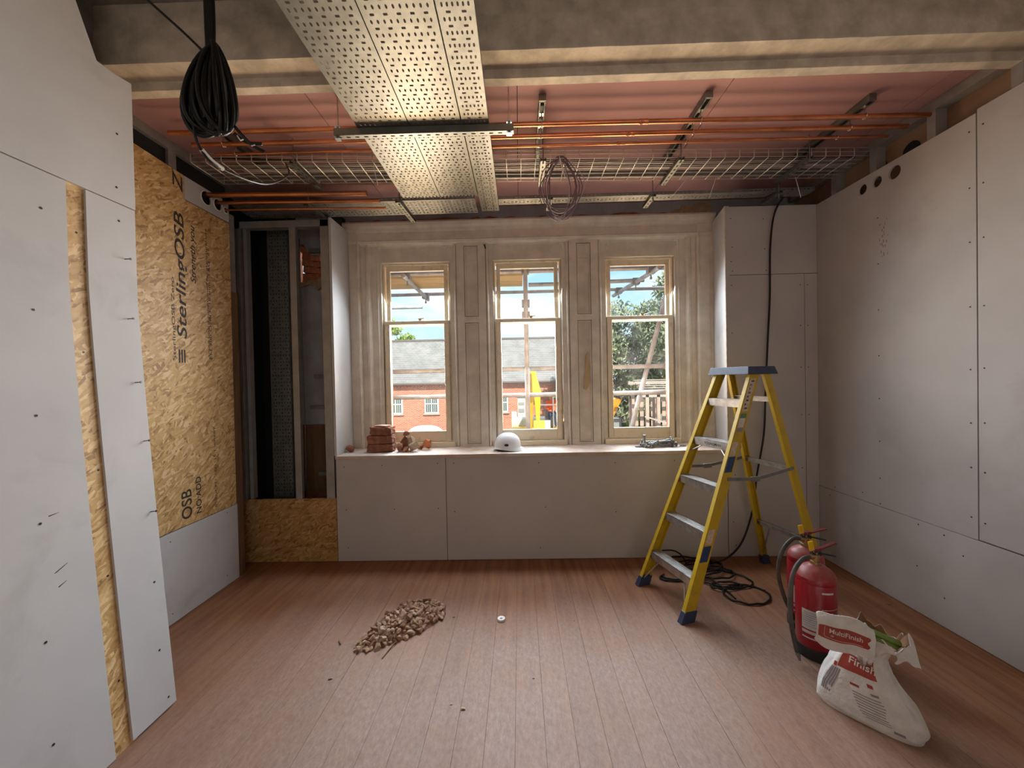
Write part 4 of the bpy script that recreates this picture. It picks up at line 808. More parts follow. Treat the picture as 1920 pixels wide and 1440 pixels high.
rsticker(1.01,1.10,0.012,0.055,'sticker','warning_sticker'); rsticker(0.905,1.005,0.008,0.065,'navy_sticker','maker_sticker'); rsticker(0.46,0.55,0.012,0.06,'sticker','warning_sticker'); rsticker(0.355,0.45,0.006,0.065,'navy_sticker','maker_sticker')
rk = random.Random(2)
for k in range(8): z = 1.315+0.026*k; rsticker(z,z+0.012,0.018+0.008*rk.random(),0.03+0.02*rk.random(),'print_black','sticker_lettering')

# ================================================================ FIRE EXTINGUISHERS
def extinguisher(cx, cy, label, hose, lever_dir, hosename, full=True):
    root = empty('fire_extinguisher', (cx,cy,0), label, 'fire extinguisher', 'fire extinguishers by the ladder'); c = (cx,cy,0); R = 0.094
    mb = MB(); mb.lathe([(R-0.006,0.0),(R+0.002,0.006),(R+0.004,0.05),(R+0.001,0.062),(R-0.004,0.064)],c,40); build(mb, 'base_ring', M['rubber'], root, smooth=True, auto=40)
    mb = MB(); mb.lathe([(R-0.004,0.055),(R,0.07),(R,0.405),(R-0.0015,0.408),(R,0.411),(R-0.001,0.425),(R-0.007,0.447),(R-0.02,0.468),(R-0.043,0.484),(R-0.066,0.492),(0.024,0.496)],c,48); build(mb, 'cylinder', M['red'], root, smooth=True, auto=40)
    mb = MB(); mb.lathe([(R-0.0018,0.436),(R-0.0063,0.448),(R-0.0193,0.469),(R-0.0423,0.485),(R-0.065,0.493),(0.025,0.497)],c,48,cap=False); build(mb, 'dusty_shoulder', M['reddust'], root, smooth=True)
    mb = MB(); mb.lathe([(0.024,0.494),(0.024,0.512),(0.018,0.514),(0.018,0.53),(0.021,0.532),(0.021,0.548),(0.012,0.552),(0.012,0.562)],c,20); build(mb, 'valve', M['brass'], root, smooth=True, auto=40)
    ld = Vector((lever_dir[0],lever_dir[1],0)).normalized(); v = Vector(c)
    mb = MB(); p = v+Vector((0,0,0.552)); mb.beam(p-ld*0.025,p+ld*0.03,0.022,0.02); mb.beam(p+ld*0.03,p+ld*0.115+Vector((0,0,-0.018)),0.02,0.007); lo = build(mb, 'carry_handle', M['rubber'], root, bevel=0.002)
    mb = MB(); p = v+Vector((0,0,0.572)); mb.beam(p-ld*0.028,p+ld*0.03+Vector((0,0,0.006)),0.024,0.016); mb.beam(p+ld*0.02+Vector((0,0,0.004)),p+ld*0.12+Vector((0,0,lever_dir[2])),0.022,0.008); build(mb, 'squeeze_lever', M['red_lever'], root, bevel=0.002)
    mb = MB(); q = v-ld*0.028+Vector((0,-0.012,0.588)); mb.beam(q-Vector((0,0,0.012)),q+Vector((-0.014,-0.006,0.042)),0.026,0.008,up=(0,1,0)); tg = build(mb, 'safety_tag', M['tag'], root, bevel=0.002)
    mb = MB(); mb.tube([(q[0]+0.018+0.014*math.cos(t),q[1]-0.004,q[2]-0.012+0.014*math.sin(t)) for t in [2*PI*k/12 for k in range(12)]],0.0014,5,closed=True); build(mb, 'pin_ring', M['chrome'], tg)
    mb = MB(); hp = smoothpts(hose,7); mb.tube(hp[:-4],0.0115,10); hs = build(mb, 'hose', M['hose'], root, smooth=True, auto=50)
    d = (hp[-1]-hp[-5]).normalized(); mb = MB(); mb.tube([hp[-5]-d*0.004,hp[-5]+d*0.012,hp[-5]+d*0.014,hp[-1]],[0.0125,0.0125,0.009,0.006],10); build(mb, 'nozzle', M['galv_dull'], hs, smooth=True, auto=40)
    mb = MB(); mb.tube([hp[0]-(hp[1]-hp[0])*0.3,hp[1],hp[3]],0.0135,10); build(mb, 'hose_ferrule', M['brass'], hs, smooth=True, auto=40)
    phi0 = math.atan2(-cy,-cx)
    def patch(a0, a1, z0, z1, m, name, par, dr=0.0006, n=10):
        mb = MB(); a0, a1 = phi0+math.radians(a0), phi0+math.radians(a1)
        for r_ in (R+dr, R-0.002): mb.grid(lambda u,v: (cx+r_*math.cos(a0+(a1-a0)*u), cy+r_*math.sin(a0+(a1-a0)*u), z0+(z1-z0)*v), n, 2)
        return build(mb, name, M[m], par, smooth=True)
    lb = patch(-40,12,0.115,0.27,'label_w','instruction_label',root)
    patch(-40,12,0.158,0.166,'red','label_band',lb,0.0011); patch(-40,12,0.123,0.142,'red','label_band',lb,0.0011); patch(16,52,0.372,0.382,'label_w','inspection_sticker',root)
    for a, b in ((16,18),(72,74)): patch(a,b,0.15,0.29,'print_white','label_frame',root,0.0008,3)
    for z in (0.15,0.288): patch(16,74,z,z+0.003,'print_white','label_frame',root,0.0008)
    for k, (a,b) in enumerate(((22,50),(22,60),(44,66))): patch(a,b,0.268-0.016*k,0.2735-0.016*k,'print_white','label_lettering',root,0.0008)
    for k in range(7): patch(-36,6-4*(k%3),0.255-0.012*k,0.2575-0.012*k,'print_grey','small_print',lb,0.0011)
    return root
extinguisher(1.612,2.195,'red fire extinguisher nearer the camera with a white label, behind the paper sack',[(1.592,2.185,0.54),(1.53,2.172,0.535),(1.463,2.150,0.475),(1.432,2.135,0.36),(1.430,2.128,0.22),(1.445,2.118,0.10),(1.462,2.110,0.02)],(0.96,0.1,0.035),'hose')
extinguisher(1.722,2.425,'red fire extinguisher farther back, half hidden behind the other one',[(1.70,2.415,0.54),(1.63,2.40,0.55),(1.555,2.385,0.48),(1.525,2.375,0.36),(1.545,2.36,0.23),(1.58,2.34,0.13),(1.60,2.325,0.07)],(0.98,-0.05,0.03),'hose')

# ================================================================ PLASTER SACK
e1 = Vector((0.65,-0.76,0)); e2 = Vector((0.76,0.65,0)); BC = Vector((1.548,1.795,0))
sk = empty('plaster_sack', BC, 'crumpled white paper sack of plaster with red print, torn open at the top', 'sack')
SEC = [(0.0,0.178,0.082,0,0),(0.02,0.186,0.088,0,0),(0.06,0.182,0.088,-0.002,0),(0.11,0.164,0.082,-0.010,0),(0.16,0.138,0.076,-0.020,0),(0.21,0.112,0.068,-0.026,0),(0.25,0.094,0.061,-0.026,0.004),(0.285,0.083,0.056,-0.020,0.008),(0.315,0.081,0.056,-0.006,0.012),(0.335,0.090,0.060,0.010,0.016),(0.355,0.098,0.066,0.022,0.020),(0.378,0.100,0.070,0.032,0.024)]
rs = random.Random(9)
def skpt(u, v, inset=0.0):
    k = v*(len(SEC)-1); i = min(int(k), len(SEC)-2); f = k-i
    z, a, b, c1, c2 = [SEC[i][q]+(SEC[i+1][q]-SEC[i][q])*f for q in range(5)]
    t = 2*PI*u; c, s = math.cos(t), math.sin(t); ex = 0.62+0.3*v
    cr_ = 1+0.035*math.sin(7*t+9*v)*math.sin(5*v*PI)+0.03*math.sin(13*t-15*v)*v+0.045*math.sin(4*t+3)*v**3
    x = (a-inset)*math.copysign(abs(c)**ex,c)*cr_; y = (b-inset)*math.copysign(abs(s)**ex,s)*cr_
    zz = z+(0.03*math.sin(3*t+1)+0.016*math.sin(9*t)+0.01*math.sin(17*t))*max(0,v-0.8)/0.2*0.8
    return BC+e1*(x+c1)+e2*(y+c2)+Vector((0,0,max(0.0,zz)))
mb = MB(); mb.grid(lambda u,v: skpt(u,v), 96, 56, wrap=True); nb = len(mb.v); mb.add([skpt(k/96,0) for k in range(96)],[tuple(range(96))])
mb.cur = 1
def isred(u, v):
    k = v*(len(SEC)-1); i = min(int(k), len(SEC)-2); z = SEC[i][0]+(SEC[i+1][0]-SEC[i][0])*(k-i); return z
body = build(mb, 'sack_body', M['paper'], sk, smooth=True)
mb = MB(); mb.grid(lambda u,v: skpt(u,0.72+0.28*v,0.004), 96, 14, wrap=True); mb.add([skpt(k/96,0.72,0.004) for k in range(96)],[tuple(range(96))]); build(mb, 'kraft_lining', M['paper_in'], sk, smooth=True)
def skoff(u, v, d):
    p = skpt(u,v); n = (skpt(u+0.004,v)-skpt(u-0.004,v)).cross(skpt(u,min(1,v+0.006))-skpt(u,v-0.006)).normalized()
    if n.dot(Vector((p.x-BC.x,p.y-BC.y,0))) < 0: n = -n
    return p+n*d
def skpatch(u0, u1, v0, v1, m, name, par, d=0.0012, skew=0.0, n=20):
    mb = MB()
    for dd in (d, -0.002): mb.grid(lambda u,v: skoff(u0+(u1-u0)*u+skew*v, v0+(v1-v0)*v, dd), n, max(3,n//2))
    return build(mb, name, M[m], par, smooth=True)
# the face towards the camera is u about 0.75
rp_ = skpatch(0.665,0.825,0.44,0.60,'paper_red','red_print_panel',body,0.0012)
skpatch(0.64,0.66,0.43,0.47,'paper_red','red_print_panel',body); skpatch(0.77,0.79,0.375,0.40,'paper_red','red_print_spot',body); skpatch(0.73,0.75,0.345,0.362,'paper_red','red_print_spot',body); skpatch(0.772,0.80,0.325,0.34,'print_grey','grey_print',body)
for k in range(9): skpatch(0.735+0.002*k,0.80+0.006*math.sin(k),0.30-0.02*k,0.306-0.02*k,'print_grey','small_print',body,0.001,n=12)
skpatch(0.81,0.845,0.10,0.125,'print_grey','bar_code',body)
for k in range(5): skpatch(0.60+0.012*k,0.608+0.012*k,0.20,0.42,'print_grey','faded_print',body,0.0008,0.03,8)
p = skoff(0.71,0.515,0.005); q = skoff(0.80,0.495,0.005); text('sack_lettering', 'Finish', 0.042, M['print_white'], rp_, p, basis(q-p, skpt(0.75,0.62)-skpt(0.75,0.55)), bold=True)
# folded-over top flap with the print panel
FO = Vector((1.395,1.745,0.400)); fu = Vector((0.93,-0.36,-0.115)).normalized(); fvv = Vector((0.05,0.10,0.99)); fvv = (fvv-fu*fvv.dot(fu)).normalized(); fn = fu.cross(fvv).normalized()
if fn.y > 0: fn = -fn
def flap(u, v, d=0.0):
    x = -0.098+0.205*u; h_ = 0.072+0.010*math.sin(PI*u)-0.016*(abs(2*u-1))**6
    y = (2*v-1)*h_*(1-0.10*u)+0.006*math.sin(9*u+2)*abs(2*v-1)
    bulge = 0.020*(1-(2*v-1)**2)*(1-0.3*u)+0.003*math.sin(14*u+5*v)+0.003*math.sin(11*v-6*u)+0.010*u*u
    return FO+fu*x+fvv*y+fn*(bulge+d)
mb = MB(); mb.grid(lambda u,v: flap(u,v), 30, 20); mb.grid(lambda u,v: flap(u,v)-fn*(0.030*(1-(2*v-1)**2)*(1-abs(2*u-1)**4)+0.003), 30, 20)
for i in range(29): mb.add([flap(i/29,0),flap((i+1)/29,0),flap((i+1)/29,0)-fn*0.003,flap(i/29,0)-fn*0.003],[(0,1,2,3)]); mb.add([flap(i/29,1),flap((i+1)/29,1),flap((i+1)/29,1)-fn*0.003,flap(i/29,1)-fn*0.003],[(0,1,2,3)])
fl_ = build(mb, 'folded_flap', M['paper'], sk, smooth=True)
mb = MB(); mb.grid(lambda u,v: flap(0.03+0.86*u+0.03*math.sin(9*v)*u,0.30+0.37*v,0.0012), 26, 8); pr_ = build(mb, 'red_print_panel', M['paper_red'], fl_, smooth=True)
def fline(u0, v0, u1, v1, w=0.0016): mb = MB(); mb.tube([flap(u0+(u1-u0)*k/10,v0+(v1-v0)*k/10,0.0018) for k in range(11)],w/2,4); build(mb, 'print_line', M['print_white'], pr_)
fline(0.14,0.64,0.14,0.37); fline(0.17,0.345,0.80,0.345); fline(0.14,0.37,0.17,0.345)
text('sack_lettering', 'MultiFinish', 0.027, M['print_white'], pr_, flap(0.21,0.485,0.006), basis(flap(0.75,0.485)-flap(0.21,0.485), fvv), bold=True); text('sack_lettering', '25kg', 0.011, M['print_white'], pr_, flap(0.24,0.395,0.004), basis(fu,fvv))
# crumpled collar between flap and mouth
rq = random.Random(13)
for k, (cx_, cy_, cz_, sx_, sy_, sz_) in enumerate(((1.600,1.775,0.325,0.030,0.028,0.075),(1.618,1.770,0.355,0.022,0.02,0.04),(1.590,1.772,0.395,0.024,0.018,0.024),(1.606,1.765,0.285,0.026,0.022,0.03))):
    mb = MB(); mb.grid(lambda u,v: (lambda t,f,w: (cx_-0.105+sx_*math.cos(t)*math.sin(f)*w, cy_-0.02+sy_*math.sin(t)*math.sin(f)*w, cz_+0.02+sz_*math.cos(f)*w))(2*PI*u, PI*(0.02+0.96*v), 1+0.22*math.sin(5*2*PI*u+7*v+k)+0.14*math.sin(11*2*PI*u-9*v)), 26, 16, wrap=True); build(mb, 'crumpled_collar', M['paper'], sk, smooth=True)
mb = MB(); mb.grid(lambda u,v: skpt(0.86+0.27*u,0.985)+e1*(0.030*v*math.sin(PI*u)+0.006*math.sin(11*u+4*v))+Vector((0,0,-0.075*v*(0.55+0.45*math.sin(PI*u))+0.006*math.sin(13*u))), 26, 12); build(mb, 'torn_edge', M['paper'], sk, smooth=True)
gs = empty('green_straps', (1.60,1.78,0.35), 'pair of flat green plastic strips lying in the mouth of the paper sack', 'strip')
for k, (a, b) in enumerate((((1.512,1.750,0.415),(1.652,1.738,0.352)), ((1.520,1.735,0.392),(1.650,1.722,0.335)))):
    mb = MB(); mb.beam(a,b,0.028-0.006*k,0.006,up=(0.1,-0.5,0.8)); build(mb, 'strip', M['green'], gs, bevel=0.002)

# ================================================================ SILL: bricks, helmet, brackets
def rock(seed, sx, sy, sz, n=16):
    r = random.Random(seed); bm = bmesh.new()
    for _ in range(n):
        v = Vector((r.gauss(0,1),r.gauss(0,1),r.gauss(0,1))).normalized(); bm.verts.new((v.x*sx*r.uniform(0.8,1.05), v.y*sy*r.uniform(0.8,1.05), v.z*sz*r.uniform(0.8,1.05)))
    res = bmesh.ops.convex_hull(bm, input=bm.verts)
    bmesh.ops.delete(bm, geom=[v for v in bm.verts if not v.link_faces], context='VERTS')
    bm.verts.ensure_lookup_table(); bm.verts.index_update(); mb = MB(); mb.add([v.co.copy() for v in bm.verts],[[v.index for v in f.verts] for f in bm.faces]); bm.free()
    z0 = min(p.z for p in mb.v)
    for p in mb.v: p.z -= z0
    return mb
def brickmesh(sx, sy, sz, seed):
    r = random.Random(seed); mb = MB(); nx, ny, nz_ = 7, 4, 3
    bm = bmesh.new(); bmesh.ops.create_cube(bm, size=1.0); bmesh.ops.subdivide_edges(bm, edges=bm.edges, cuts=4, use_grid_fill=True)
    for v in bm.verts:
        p = v.co; e_ = sum(1 for q in p if abs(q) > 0.49)
        k = 0.006 if e_ == 1 else (0.012 if e_ == 2 else 0.024)
        v.co = Vector((p.x*sx, p.y*sy, p.z*sz))-Vector((p.x,p.y,p.z)).normalized()*k*r.random()
    bm.verts.index_update(); mb.add([v.co.copy()+Vector((0,0,sz/2)) for v in bm.verts],[[v.index for v in f.verts] for f in bm.faces]); bm.free(); return mb
ZS = 0.917
for k, (x, y, z, rz, sx, lab) in enumerate(((-1.265,3.545,ZS,0.06,0.235,'bottom brick of the stack on the left of the sill'),(-1.262,3.545,ZS+0.076,0.02,0.232,'middle brick of the stack on the left of the sill'),(-1.250,3.55,ZS+0.152,-0.07,0.200,'top brick of the stack on the sill, with pale mortar on it'))):
    mb = brickmesh(sx,0.115,0.076,40+k); o = build(mb, 'brick', M['brick'], None, lab, 'brick', 'bricks stacked on the sill', local=True); o.location = (x,y,z); o.rotation_euler = (0,0,rz)
    if k == 2:
        mb = rock(77,0.095,0.048,0.010,30); mb.v = [Vector((p.x,p.y,p.z+0.073)) for p in mb.v]; build(mb, 'mortar_crust', M['stone3'], o, local=True)
frs = [((-1.545,3.535),(0.042,0.035,0.035),'brick','small brick fragment at the left end of the sill',0.2,0.0),((-1.088,3.53),(0.038,0.035,0.040),'brick','dark squat brick chunk beside the brick stack',0.5,0.0),((-1.035,3.50),(0.032,0.028,0.03),'brick','smallest rounded brick chunk in front of the rubble on the sill',1.2,0.0),
       ((-0.962,3.53),(0.048,0.036,0.058),'mortar','tan lump of mortar leaning in the rubble on the sill',0.4,0.0),((-1.012,3.60),(0.045,0.04,0.065),'mortar','rough grey mortar lump behind the brick chunks on the sill',2.0,0.0),((-1.06,3.605),(0.05,0.04,0.062),'brick','broken brick piece behind the dark chunk on the sill',0.9,0.0),((-0.868,3.615),(0.042,0.032,0.058),'brick_o','orange brick piece at the right of the rubble on the sill',0.2,0.0),((-1.052,3.595),(0.036,0.03,0.028),'brick','brick piece perched on top of the rubble on the sill',0.3,0.125),((-0.925,3.605),(0.03,0.028,0.025),'brick','small reddish chip low in the rubble on the sill',0.8,0.0)]
for k, ((x,y),(sx,sy,sz),m,lab,rz,dz) in enumerate(frs):
    o = build(rock(100+k,sx*1.18,sy*1.18,sz*1.15,14), 'brick_fragment', M[m], None, lab, 'brick fragment', 'broken masonry on the sill', local=True, bevel=0.003); o.location = (x,y,ZS+dz); o.rotation_euler = (0,0,rz)
# hard hat
hh = empty('hard_hat', (-0.118,3.52,ZS), 'white hard hat resting on the sill below the middle window', 'hard hat')
def dome(u, v, g=0.0):
    t = 2*PI*u; f = v*PI/2; r = math.cos(f)**0.85 if v < 1 else 0.0
    rib = 0.0
    y = math.sin(t)*r
    for c0 in (-0.33,0.0,0.33): rib += 0.006*max(0,1-abs(y-c0)/0.09)*min(1,math.sin(f)*1.6)
    return (-0.118+(0.118+g)*math.cos(t)*r, 3.52+(0.102+g)*y, ZS+0.028+(0.122+g)*math.sin(f)**0.92+rib)
mb = MB(); mb.grid(lambda u,v: dome(u,v), 48, 22, wrap=True); build(mb, 'shell', M['helmet'], hh, smooth=True)
def brim(u, v):
    t = 2*PI*u; pk = max(0,math.cos(t+0.25))**2; ex = 0.006+0.034*pk; r0 = 1.0
    return (-0.118+(0.118+ex*v)*math.cos(t), 3.52+(0.102+(0.006+0.012*pk)*v)*math.sin(t), ZS+0.030-0.014*v-0.010*v*pk+0.006*math.sin(2*t)*v)
mb = MB(); mb.grid(brim, 48, 4, wrap=True); mb.grid(lambda u,v: tuple(Vector(brim(u,v))-Vector((0,0,0.004))), 48, 4, wrap=True); build(mb, 'brim', M['helmet'], hh, smooth=True)
mb = MB(); mb.tube([(-0.118+0.10*math.cos(t),3.52+0.086*math.sin(t),ZS+0.008) for t in [2*PI*k/24 for k in range(24)]],0.008,6,closed=True); build(mb, 'headband', M['rubber'], hh, smooth=True)
mb = MB(); mb.lathe([(0.0,0.0),(0.014,0.0),(0.014,0.003),(0.0,0.003)],n=14,cap=False); o = build(mb, 'badge', M['screw'], hh, local=True); o.location = Vector((-0.125,3.419,ZS+0.058))-hh.location; o.rotation_euler = (PI/2-0.3,0,0); o.scale = (1.4,0.8,1)
# heap of metal fixings
G = 'metal fixings heaped on the sill'
fix = [((1.08,3.53,0.935),(1.36,3.56,0.985),'long bright threaded bar lying across the top of the fixings heap'),((1.10,3.50,0.925),(1.36,3.53,0.932),'bright bar lying along the front of the fixings heap'),((1.07,3.57,0.93),(1.38,3.59,0.95),'bar lying at the back of the fixings heap'),((1.12,3.54,0.95),(1.33,3.58,0.957),'short bar in the middle of the fixings heap'),((1.16,3.515,0.94),(1.40,3.545,0.938),'bar sticking out to the right of the fixings heap'),((1.09,3.60,0.955),(1.35,3.52,0.972),'bar lying slantwise over the fixings heap'),((1.13,3.48,0.945),(1.30,3.60,0.945),'short bar crossing under the fixings heap'),((1.20,3.50,0.965),(1.39,3.60,0.955),'bar crossing the right half of the fixings heap')]
for k, (a, b, lab) in enumerate(fix):
    root = empty('metal_fixing', ((a[0]+b[0])/2,(a[1]+b[1])/2,ZS), lab, 'fixing', G)
    mb = MB(); mb.cyl(a,b,0.0075,10); build(mb, 'bar', M['fixing'], root, smooth=True, auto=40)
    for q, p in enumerate((a,b)):
        d = (Vector(b)-Vector(a)).normalized()*(1 if q == 0 else -1); P0 = Vector(p)
        mb = MB(); mb.tube([P0+d*0.012+Vector((0,0.018*math.cos(t),0.018*math.sin(t))) for t in [2*PI*i/12 for i in range(12)]],0.0055,6,closed=True); mb.cbox(P0+d*0.012,(0.018,0.014,0.03)); build(mb, 'clamp', M['galv_dull'], root)
        mb = MB(); mb.cyl(P0+d*0.012+Vector((0,0,-0.008)),P0+d*0.012+Vector((0,0.004,0.03)),0.004,6); build(mb, 'bolt', M['chrome'], root)
for k, (x, y, lab) in enumerate(((1.45,3.56,'flat dark washer plate right of the fixings heap'),(1.055,3.55,'dark clamp ring at the left foot of the fixings heap'))):
    mb = MB(); mb.tube([(x+0.026*math.cos(t),y+0.02*math.sin(t),ZS+0.006) for t in [2*PI*i/14 for i in range(14)]],0.006,6,closed=True); build(mb, 'clamp_ring', M['galv_dull'], None, lab, 'fixing', G, smooth=True)
mb = MB(); mb.cyl((1.112,3.55,0.955),(1.108,3.552,1.012),0.008,8); mb.cyl((1.108,3.552,1.012),(1.108,3.552,1.024),0.015,6); build(mb, 'bolt', M['galv_dull'], None, 'upright bolt standing out of the left end of the fixings heap', 'fixing', G)
# hooks left in the window head
for k, x in enumerate((-1.31,-0.69,-0.31,-0.22,0.42,0.84,1.48)):
    w = ('left edge of the left window','right edge of the left window','mullion left of the middle window','left edge of the middle window','right edge of the middle window','left edge of the right window','right edge of the right window')[k]
    mb = MB(); z = 2.805; mb.tube([(x,3.752,z+0.018),(x,3.728,z+0.018),(x+0.006,3.715,z+0.004),(x+0.014,3.718,z-0.022)],0.0055,6); mb.cyl((x,3.752,z+0.018),(x,3.745,z+0.018),0.013,8); build(mb, 'curtain_hook', M['white' if k not in (2,) else 'screw'], None, 'small hook screwed into the head above the '+w, 'hook', 'hooks in the window head')

# ================================================================ FLOOR: rubble, cable, bits
rr = random.Random(31)
def mound(a, b):                                                  # a along the heap (-1..1), b across
    q = 1-(a*a+b*b); return 0.095*max(0,q)**0.8*(0.75+0.25*a)
HC = Vector((-0.785,2.47,0)); ha = Vector((0.62,0.78,0)).normalized(); hb = Vector((-ha.y,ha.x,0)); LA, LB = 0.30, 0.18
def hp_(a, b):
    w = LB*(0.80+0.35*a); return HC+ha*(a*LA)+hb*(b*w)
mb = MB(); mb.grid(lambda u,v: (lambda r_,t: hp_(r_*math.cos(t),r_*math.sin(t))+Vector((0,0,max(0.0008,0.72*mound(r_*math.cos(t)*0.98,r_*math.sin(t)*0.98)+0.0008))))(1.04*(1-v)+0.0001,2*PI*u), 40, 14, wrap=True); build(mb, 'rubble_fines', M['fines'], None, 'brown dust and grit under the stones of the rubble heap', 'rubble', kind='stuff', smooth=True)
protos = []
for k in range(9):
    o = build(rock(200+k,0.026*rr.uniform(0.8,1.15),0.020*rr.uniform(0.8,1.1),0.016*rr.uniform(0.8,1.1),13), 'stone', M[('stone1','stone2','stone3')[k%3]], None, 'angular tan stone in the rubble heap on the floor', 'stone', 'stones of the rubble heap', local=True, bevel=0.0016); protos.append(o)
placed = 0; tries = 0; spots = []
while placed < 240 and tries < 6000:
    tries += 1; r_ = math.sqrt(rr.random())*1.04; t = rr.uniform(0,2*PI); a, b = r_*math.cos(t), r_*math.sin(t); s = rr.uniform(0.45,1.0) if rr.random() < 0.6 else rr.uniform(0.9,1.35)
    p = hp_(a,b)
    if any((p.x-q.x)**2+(p.y-q.y)**2 < (0.011*(s+s2))**2 for q, s2 in spots): continue
    spots.append((p,s)); src = protos[placed % 9]
    o = src if placed < 9 else copyobj(src)
    o.location = p+Vector((0,0,0.72*mound(a,b)-0.002*s)); o.rotation_euler = (rr.uniform(-0.5,0.5),rr.uniform(-0.5,0.5),rr.uniform(0,6)); o.scale = (s,s,s)
    placed += 1
mb = MB(); mb.tube([(-0.765,2.29,0.012),(-0.785,2.235,0.005),(-0.80,2.17,0.004)],0.0035,6); build(mb, 'wood_splinter', M['timber'], None, 'thin dark splinter of wood poking out of the rubble heap', 'splinter')
for k, (x, y, s, m, lab) in enumerate(((-1.02,2.02,0.010,'stone2','dark crumb lying on the floorboards left of centre'),(-0.60,2.90,0.008,'stone2','dark chip on the floor behind the rubble heap'),(2.42,2.65,0.014,'stone2','dark chip on the floor by the right wall'),(-0.46,2.55,0.008,'stone2','small chip on the floor right of the rubble heap'),(-0.36,1.86,0.007,'stone3','pale plaster flake on the floor in the foreground'),(-0.30,1.83,0.012,'stone3','larger pale plaster flake on the floor in the foreground'),(0.04,2.02,0.006,'stone2','tiny crumb on the floor below the middle window'),(0.32,2.5,0.006,'stone2','tiny crumb on the floor right of the white washer'))):
    o = build(rock(300+k,s*1.4,s,s*0.45,10), 'debris_chip', M[m], None, lab, 'debris', 'chips on the floor', local=True); o.location = (x,y,0.0)
mb = MB(); mb.beam((-1.115,2.325,0.004),(-1.09,2.29,0.004),0.006,0.006); build(mb, 'wood_splinter', M['timber'], None, 'short dark splinter on the floor left of the rubble heap', 'splinter')
mb = MB(); n = 20
mb.lathe([(0.007,0.0),(0.024,0.0),(0.026,0.004),(0.024,0.014),(0.016,0.016),(0.008,0.012),(0.007,0.0)],(-0.149,2.514,0.0006),24,cap=False); build(mb, 'plastic_washer', M['white'], None, 'white plastic washer lying on the floorboards right of the rubble', 'washer', smooth=True, auto=50)
# loose black cable from the slim tray down to a tangle on the floor
ck = empty('loose_cable', (1.55,2.95,0), 'black cable dropping from the slim tray down the wall into a tangle behind the ladder', 'cable')
def cab(pts, r=0.0075, nm='cable_run', n=7): mb = MB(); mb.tube(smoothpts(pts,n),r,8); build(mb, nm, M['black'], ck, smooth=True)
cab([(2.36,3.22,3.02),(2.27,3.24,3.045),(2.20,3.27,3.01),(2.13,3.31,2.87),(2.105,3.33,2.6),(2.10,3.335,2.2),(2.07,3.325,1.8),(2.045,3.32,1.4),(2.02,3.31,1.05),(1.955,3.30,0.72),(1.90,3.28,0.42),(1.80,3.26,0.17),(1.66,3.24,0.045),(1.50,3.22,0.012),(1.38,3.19,0.012)])
rc = random.Random(8)
def loop(cx, cy, ra, rb, rot, z, turns=1.0, st=0.0):
    n = int(18*turns); return [(cx+ra*math.cos(st+2*PI*k/18)*math.cos(rot)-rb*math.sin(st+2*PI*k/18)*math.sin(rot), cy+ra*math.cos(st+2*PI*k/18)*math.sin(rot)+rb*math.sin(st+2*PI*k/18)*math.cos(rot), z+0.004*math.sin(3*k)+0.004) for k in range(n+1)]
for (cx,cy,ra,rb,rot,z,tn,st) in ((1.56,2.775,0.155,0.125,0.2,0.006,1.0,0),(1.50,2.99,0.20,0.13,-0.3,0.008,1.05,1),(1.43,3.08,0.19,0.11,-0.2,0.02,1.0,2),(1.36,3.12,0.22,0.12,0.15,0.03,1.1,0.5),(1.42,3.12,0.16,0.09,0.3,0.045,1.0,3),(1.32,3.15,0.15,0.10,-0.4,0.055,1.0,1.5),(1.18,3.02,0.14,0.055,0.1,0.006,0.75,2.4),(1.24,3.06,0.17,0.07,0.2,0.006,0.8,2.6),(1.47,2.88,0.11,0.05,0.1,0.012,1.0,0)):
    cab(loop(cx,cy,ra,rb,rot,z,tn,st), 0.007, 'cable_loop', 2)
cab([(1.30,3.15,0.05),(1.26,3.14,0.12),(1.19,3.13,0.165),(1.10,3.12,0.172)],0.006,'cable_end'); cab([(1.40,3.0,0.02),(1.44,2.86,0.012),(1.45,2.77,0.010),(1.455,2.72,0.008)],0.006,'cable_end')
# ================================================================ OUTSIDE
M['tube'] = mat('galvanised_scaffold_tube', (0.46,0.465,0.47), 0.55, metal=0.1, var=0.35, vscale=9)
M['plank'] = mat('scaffold_plank', (0.62,0.43,0.20), 0.75, var=0.2, vscale=4, stretch=(0.5,6,1))
M['ybrick'] = None
def brickwall_mat():
    m = bpy.data.materials.new('far_brickwork'); m.use_nodes = True; t = m.node_tree; b = t.nodes['Principled BSDF']; b.inputs['Roughness'].default_value = 0.9
    tc = N(t,'ShaderNodeTexCoord'); mp = N(t,'ShaderNodeMapping'); mp.inputs['Rotation'].default_value = (PI/2,0,0); t.links.new(tc.outputs['Object'], mp.inputs[0])
    br = N(t,'ShaderNodeTexBrick'); br.inputs['Color1'].default_value = (0.60,0.16,0.085,1); br.inputs['Color2'].default_value = (0.30,0.10,0.07,1); br.inputs['Mortar'].default_value = (0.55,0.38,0.28,1)
    br.inputs['Scale'].default_value = 1.0; br.inputs['Brick Width'].default_value = 0.225; br.inputs['Row Height'].default_value = 0.075; br.inputs['Mortar Size'].default_value = 0.008; t.links.new(mp.outputs[0], br.inputs['Vector']); t.links.new(br.outputs[0], b.inputs['Base Color']); return m
M['farbrick'] = brickwall_mat()
M['slate'] = mat('roof_slates', (0.30,0.295,0.285), 0.7, var=0.3, vscale=1.5, lo=0.3, hi=0.7)
M['slate2'] = mat('roof_slates_dark', (0.24,0.24,0.24), 0.7, var=0.3, vscale=2)
M['gutter'] = mat('gutter', (0.12,0.10,0.09), 0.6); M['wwin'] = mat('white_window_frame', (0.75,0.74,0.70), 0.5); M['dglass'] = mat('far_glass', (0.10,0.13,0.12), 0.15)
